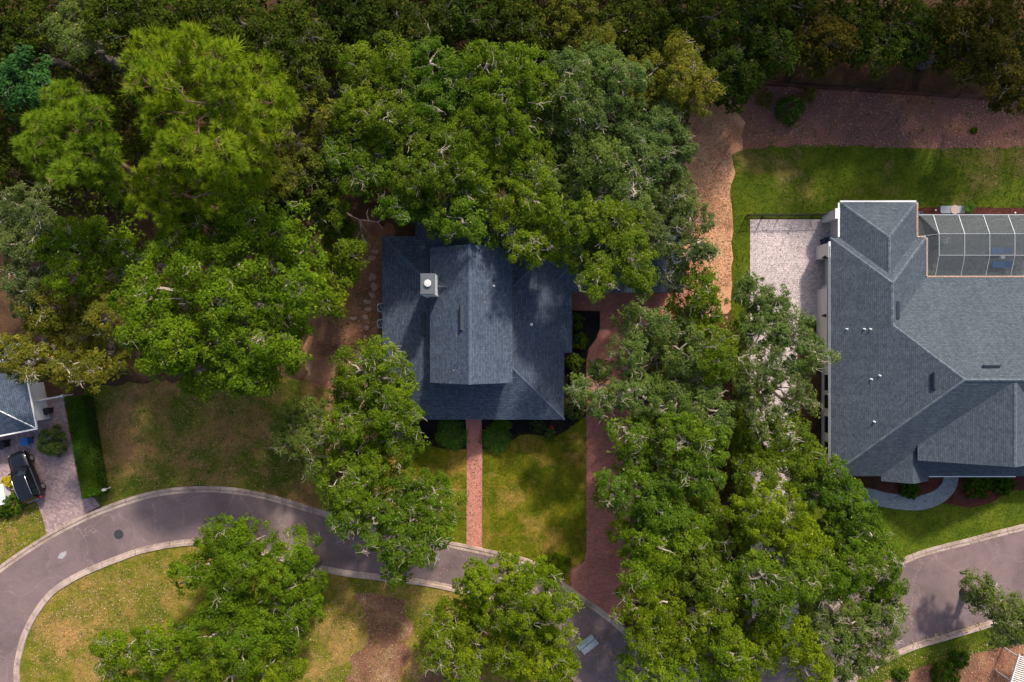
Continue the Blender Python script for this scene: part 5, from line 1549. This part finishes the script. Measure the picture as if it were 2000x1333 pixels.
bin_('black bin against the white house wall beside the hedge', 94, 803, 'black_plastic', 0.5, 0.55, 0.85, 0.2)
bin_('dark bin half hidden under the grey roof eave', 6, 868, 'black_plastic', 0.75, 0.75, 1.0, 0.2)
bin_('navy blue bin against the white wall at the pink paver drive', 1614, 474, 'navy_plastic', 0.7, 0.8, 1.1, 0.0)

def ac_unit(label, px, py):
    x, y = G(px, py, 0.75)
    r = empty('air_conditioner', (x, y, 0)); tag(r, label, 'air conditioner', 'air conditioners on the side wall')
    mb = MB(); mb.box((0, 0, 0.05), (0.95, 0.95, 0.08)); mb.build('base', M['kerb'], r)
    s, q = 0.41, 0.12
    pl = [(s - q, -s), (s, -s + q), (s, s - q), (s - q, s), (-s + q, s), (-s, s - q), (-s, -s + q), (-s + q, -s)]
    mb = MB(); mb.prism(pl, 0.09, 0.80); mb.build('casing', plain('pale_unit_grey', (0.42, 0.45, 0.46), 0.6), r)
    mb = MB(); mb.lathe((0, 0, 0.80), [(0.32, 0), (0.33, 0.02), (0.28, 0.03), (0.05, 0.012)], 20); mb.build('fan_grille', M['black_metal'], r)
    for k in range(4):
        a = k * math.pi / 2 + 0.4
        mb = MB(); mb.bar((0.05 * math.cos(a), 0.05 * math.sin(a), 0.838), (0.29 * math.cos(a), 0.29 * math.sin(a), 0.838), 0.07, 0.015); mb.build('fan_blade', M['steel'], r)
ac_unit('grey air conditioner on the side wall nearer the chimney', 745, 601)
ac_unit('grey air conditioner on the side wall nearer the front', 745, 632)

dr = empty('storm_drain', (*G(1147, 1259), 0), math.radians(38)); tag(dr, 'pale concrete storm drain slab at the shaded road edge', 'drain')
mb = MB(); mb.box((0.0, 0.32, 0.09), (1.9, 0.56, 0.12)); mb.build('slab', plain('drain_concrete', (0.34, 0.39, 0.42), 0.9, noise=0.2, scale=4), dr)
mb = MB(); mb.box((0.06, -0.3, 0.09), (1.8, 0.56, 0.12)); mb.build('slab', plain('drain_concrete_pale', (0.38, 0.41, 0.43), 0.9, noise=0.2, scale=4), dr)
mb = MB(); mb.box((0.0, 0.01, 0.155), (0.45, 0.05, 0.02)); mb.build('lift_slot', M['black_metal'], dr)

mh = empty('manhole', (*G(232, 1044), 0)); tag(mh, 'round dark manhole cover in the asphalt below the hedge', 'manhole')
mb = MB(); mb.lathe((0, 0, 0.022), [(0.46, 0), (0.46, 0.012), (0.40, 0.014), (0.395, 0.008), (0.05, 0.008)], 28); mb.build('cover', plain('cast_iron', (0.055, 0.055, 0.06), 0.7, 0.4), mh)
for k in range(-2, 3):
    mb = MB(); mb.box((k * 0.13, 0, 0.034), (0.05, 0.5 - abs(k) * 0.1, 0.012)); mb.build('tread_bar', plain('iron_bar', (0.085, 0.08, 0.085), 0.6, 0.4), mh)

mx = empty('mailbox', (*G(202, 957, 1.0), 0), math.radians(8)); tag(mx, 'white mailbox on a post at the hedge end by the road', 'mailbox')
mb = MB(); mb.box((0.08, 0, 0.5), (0.1, 0.1, 1.0)); mb.build('post', M['white'], mx)
mb = MB()
prof = [(-0.13, 0), (0.13, 0), (0.13, 0.14), (0.09, 0.22), (0, 0.25), (-0.09, 0.22), (-0.13, 0.14)]
vs = [(-0.25, a, 1.0 + c_) for a, c_ in prof] + [(0.28, a, 1.0 + c_) for a, c_ in prof]
mb.add(vs, [tuple(range(6, -1, -1)), tuple(range(7, 14))] + [(k, (k + 1) % 7, (k + 1) % 7 + 7, k + 7) for k in range(7)]); mb.build('box', M['white'], mx)
mb = MB(); mb.box((0.05, 0.145, 1.18), (0.14, 0.015, 0.05)); mb.build('flag', M['red_lamp'], mx)

wb = empty('storage_box', (*G(-4, 967, 0.9), 0), math.radians(8)); tag(wb, 'white flat topped box at the picture edge beside the yellow plant', 'box')
mb = MB(); mb.box((0, 0, 0.46), (1.2, 1.9, 0.8)); mb.build('body', M['white'], wb)
mb = MB(); mb.box((0, 0, 0.89), (1.28, 1.98, 0.06)); mb.build('lid', M['white'], wb)
pt = empty('plant_pot', (*G(11, 958), 0)); tag(pt, 'dark glazed pot between yellow plant and white box', 'pot')
mb = MB(); mb.lathe((0, 0, 0.04), [(0.16, 0), (0.24, 0.3), (0.26, 0.42), (0.22, 0.42), (0.2, 0.34), (0.03, 0.33)], 16); mb.build('pot', M['navy_plastic'], pt)

# ================================================================== parked car
cf = G(29, 886, 0.9); cr_ = G(66, 978, 0.9)
ang = math.atan2(cf[1] - cr_[1], cf[0] - cr_[0])
car = empty('parked_car', ((cf[0] + cr_[0]) / 2, (cf[1] + cr_[1]) / 2, 0.036), ang)
tag(car, 'black sport utility car with silver roof rails parked on mauve pavers', 'car')
ST = [(2.48, 0.62, 0.50, 0.66), (2.40, 0.80, 0.36, 0.80), (2.15, 0.92, 0.28, 0.92), (1.6, 0.97, 0.26, 1.00), (0.95, 0.98, 0.26, 1.06), (0.0, 0.985, 0.26, 1.08), (-1.2, 0.985, 0.26, 1.10), (-2.0, 0.97, 0.28, 1.12), (-2.30, 0.92, 0.34, 1.10), (-2.44, 0.82, 0.42, 1.0), (-2.48, 0.70, 0.52, 0.85)]
vs, fs = [], []
for x, hw, zb, zt in ST:
    for yy, zz_ in ((-0.88, zb), (-1.0, zb + 0.22), (-0.995, zt - 0.22), (-0.90, zt - 0.04), (-0.5, zt + 0.02), (0, zt + 0.035), (0.5, zt + 0.02), (0.90, zt - 0.04), (0.995, zt - 0.22), (1.0, zb + 0.22), (0.88, zb), (0, zb - 0.01)):
        vs.append((x, yy * hw, zz_))
m_ = 12
for i in range(len(ST) - 1):
    for k in range(m_):
        fs.append((i * m_ + k, i * m_ + (k + 1) % m_, (i + 1) * m_ + (k + 1) % m_, (i + 1) * m_ + k))
fs.append(tuple(range(m_ - 1, -1, -1))); fs.append(tuple((len(ST) - 1) * m_ + k for k in range(m_)))
mb = MB(); mb.add(vs, fs); body = mb.build('body', M['paint_black'], car, smooth=True)
# greenhouse
RB = [(0.98, 0.84, 1.06), (0.22, 0.70, 1.58), (-0.6, 0.72, 1.655), (-1.75, 0.69, 1.62), (-2.12, 0.62, 1.56)]
roofv = []
for x, hw, z in RB[1:]: roofv += [(x, -hw, z), (x, -hw * 0.5, z + 0.05), (x, 0, z + 0.065), (x, hw * 0.5, z + 0.05), (x, hw, z)]
mb = MB(); mb.add(roofv, [(i * 5 + k, (i + 1) * 5 + k, (i + 1) * 5 + k + 1, i * 5 + k + 1)[::-1] for i in range(3) for k in range(4)])
mb.add([(x, s * 0.7, 1.0) for x in (0.6, -2.2) for s in (-1, 1)], [(0, 1, 3, 2)])
mb.build('roof', M['paint_black'], car, smooth=True)
mb = MB(); mb.add([(0.98, -0.80, 1.07), (0.98, 0.80, 1.07), (0.23, 0.66, 1.585), (0.23, 0, 1.64), (0.23, -0.66, 1.585), (1.06, 0, 1.09)], [(0, 5, 3, 4), (5, 1, 2, 3)]); mb.build('windscreen', M['car_glass'], car)
mb = MB(); mb.add([(-2.42, -0.74, 1.10), (-2.13, -0.60, 1.56), (-2.13, 0.60, 1.56), (-2.42, 0.74, 1.10)], [(0, 1, 2, 3)]); mb.build('rear_window', M['car_glass'], car)
for s in (-1, 1):
    for (xa_, xb_, ta, tb) in ((0.80, -0.28, 0.18, -0.28), (-0.34, -1.32, -0.34, -1.30), (-1.38, -2.2, -1.36, -1.98)):
        q = [(xa_, s * 0.90, 1.08), (xb_, s * 0.90, 1.10), (tb, s * 0.72, 1.575), (ta, s * 0.715, 1.565)]
        mb = MB(); mb.add(q, [(0, 1, 2, 3) if s < 0 else (3, 2, 1, 0)]); mb.build('side_window', M['car_glass'], car)
    for (xa_, ta) in ((-0.31, -0.31), (-1.35, -1.33)):
        mb = MB(); mb.bar((xa_, s * 0.905, 1.08), (ta, s * 0.725, 1.575), 0.06, 0.02); mb.build('pillar', M['paint_black'], car)
    mb = MB(); mb.bar((0.95, s * 0.86, 1.06), (0.2, s * 0.70, 1.585), 0.08, 0.04); mb.build('pillar', M['paint_black'], car)
    mb = MB(); mb.bar((-2.40, s * 0.78, 1.08), (-2.1, s * 0.64, 1.56), 0.12, 0.06); mb.build('pillar', M['paint_black'], car)
    mb = MB(); mb.tube([(0.1, s * 0.66, 1.62), (0.0, s * 0.66, 1.70), (-0.9, s * 0.68, 1.755), (-1.75, s * 0.66, 1.715), (-1.85, s * 0.66, 1.64)], 0.028, 6); mb.build('roof_rail', M['chrome'], car, smooth=True)
    mb = MB(); mb.box((0.72, s * 1.04, 1.12), (0.14, 0.2, 0.14)); mb.build('wing_mirror', M['paint_black'], car)
    mb = MB(); mb.box((-2.36, s * 0.80, 0.98), (0.16, 0.24, 0.16)); mb.build('tail_light', M['red_lamp'], car)
    mb = MB(); mb.box((2.34, s * 0.66, 0.72), (0.16, 0.26, 0.09)); mb.build('headlight', M['lamp_glass'], car)
    mb = MB(); mb.bar((0.85, s * 0.985, 1.02), (-2.1, s * 0.965, 1.06), 0.02, 0.03); mb.build('chrome_strip', M['chrome'], car)
    for wx in (1.5, -1.45):
        mb = MB(); mb.tube([(wx, s * 0.78, 0.36), (wx, s * 0.80, 0.36), (wx, s * 0.99, 0.36), (wx, s * 1.01, 0.36)], [0.30, 0.36, 0.36, 0.31], 20)
        w_ = mb.build('wheel', M['tyre'], car)
        mb = MB(); mb.tube([(wx, s * 0.98, 0.36), (wx, s * 1.016, 0.36)], [0.25, 0.24], 16)
        for k in range(5):
            a = k * 1.2566
            mb.bar((wx, s * 1.02, 0.36), (wx + 0.22 * math.cos(a), s * 1.02, 0.36 + 0.22 * math.sin(a)), 0.04, 0.03)
        mb.build('rim', M['rim'], w_)
mb = MB(); mb.bar((-2.46, -0.6, 0.98), (-2.46, 0.6, 0.98), 0.04, 0.05); mb.build('tailgate_trim', M['chrome'], car)
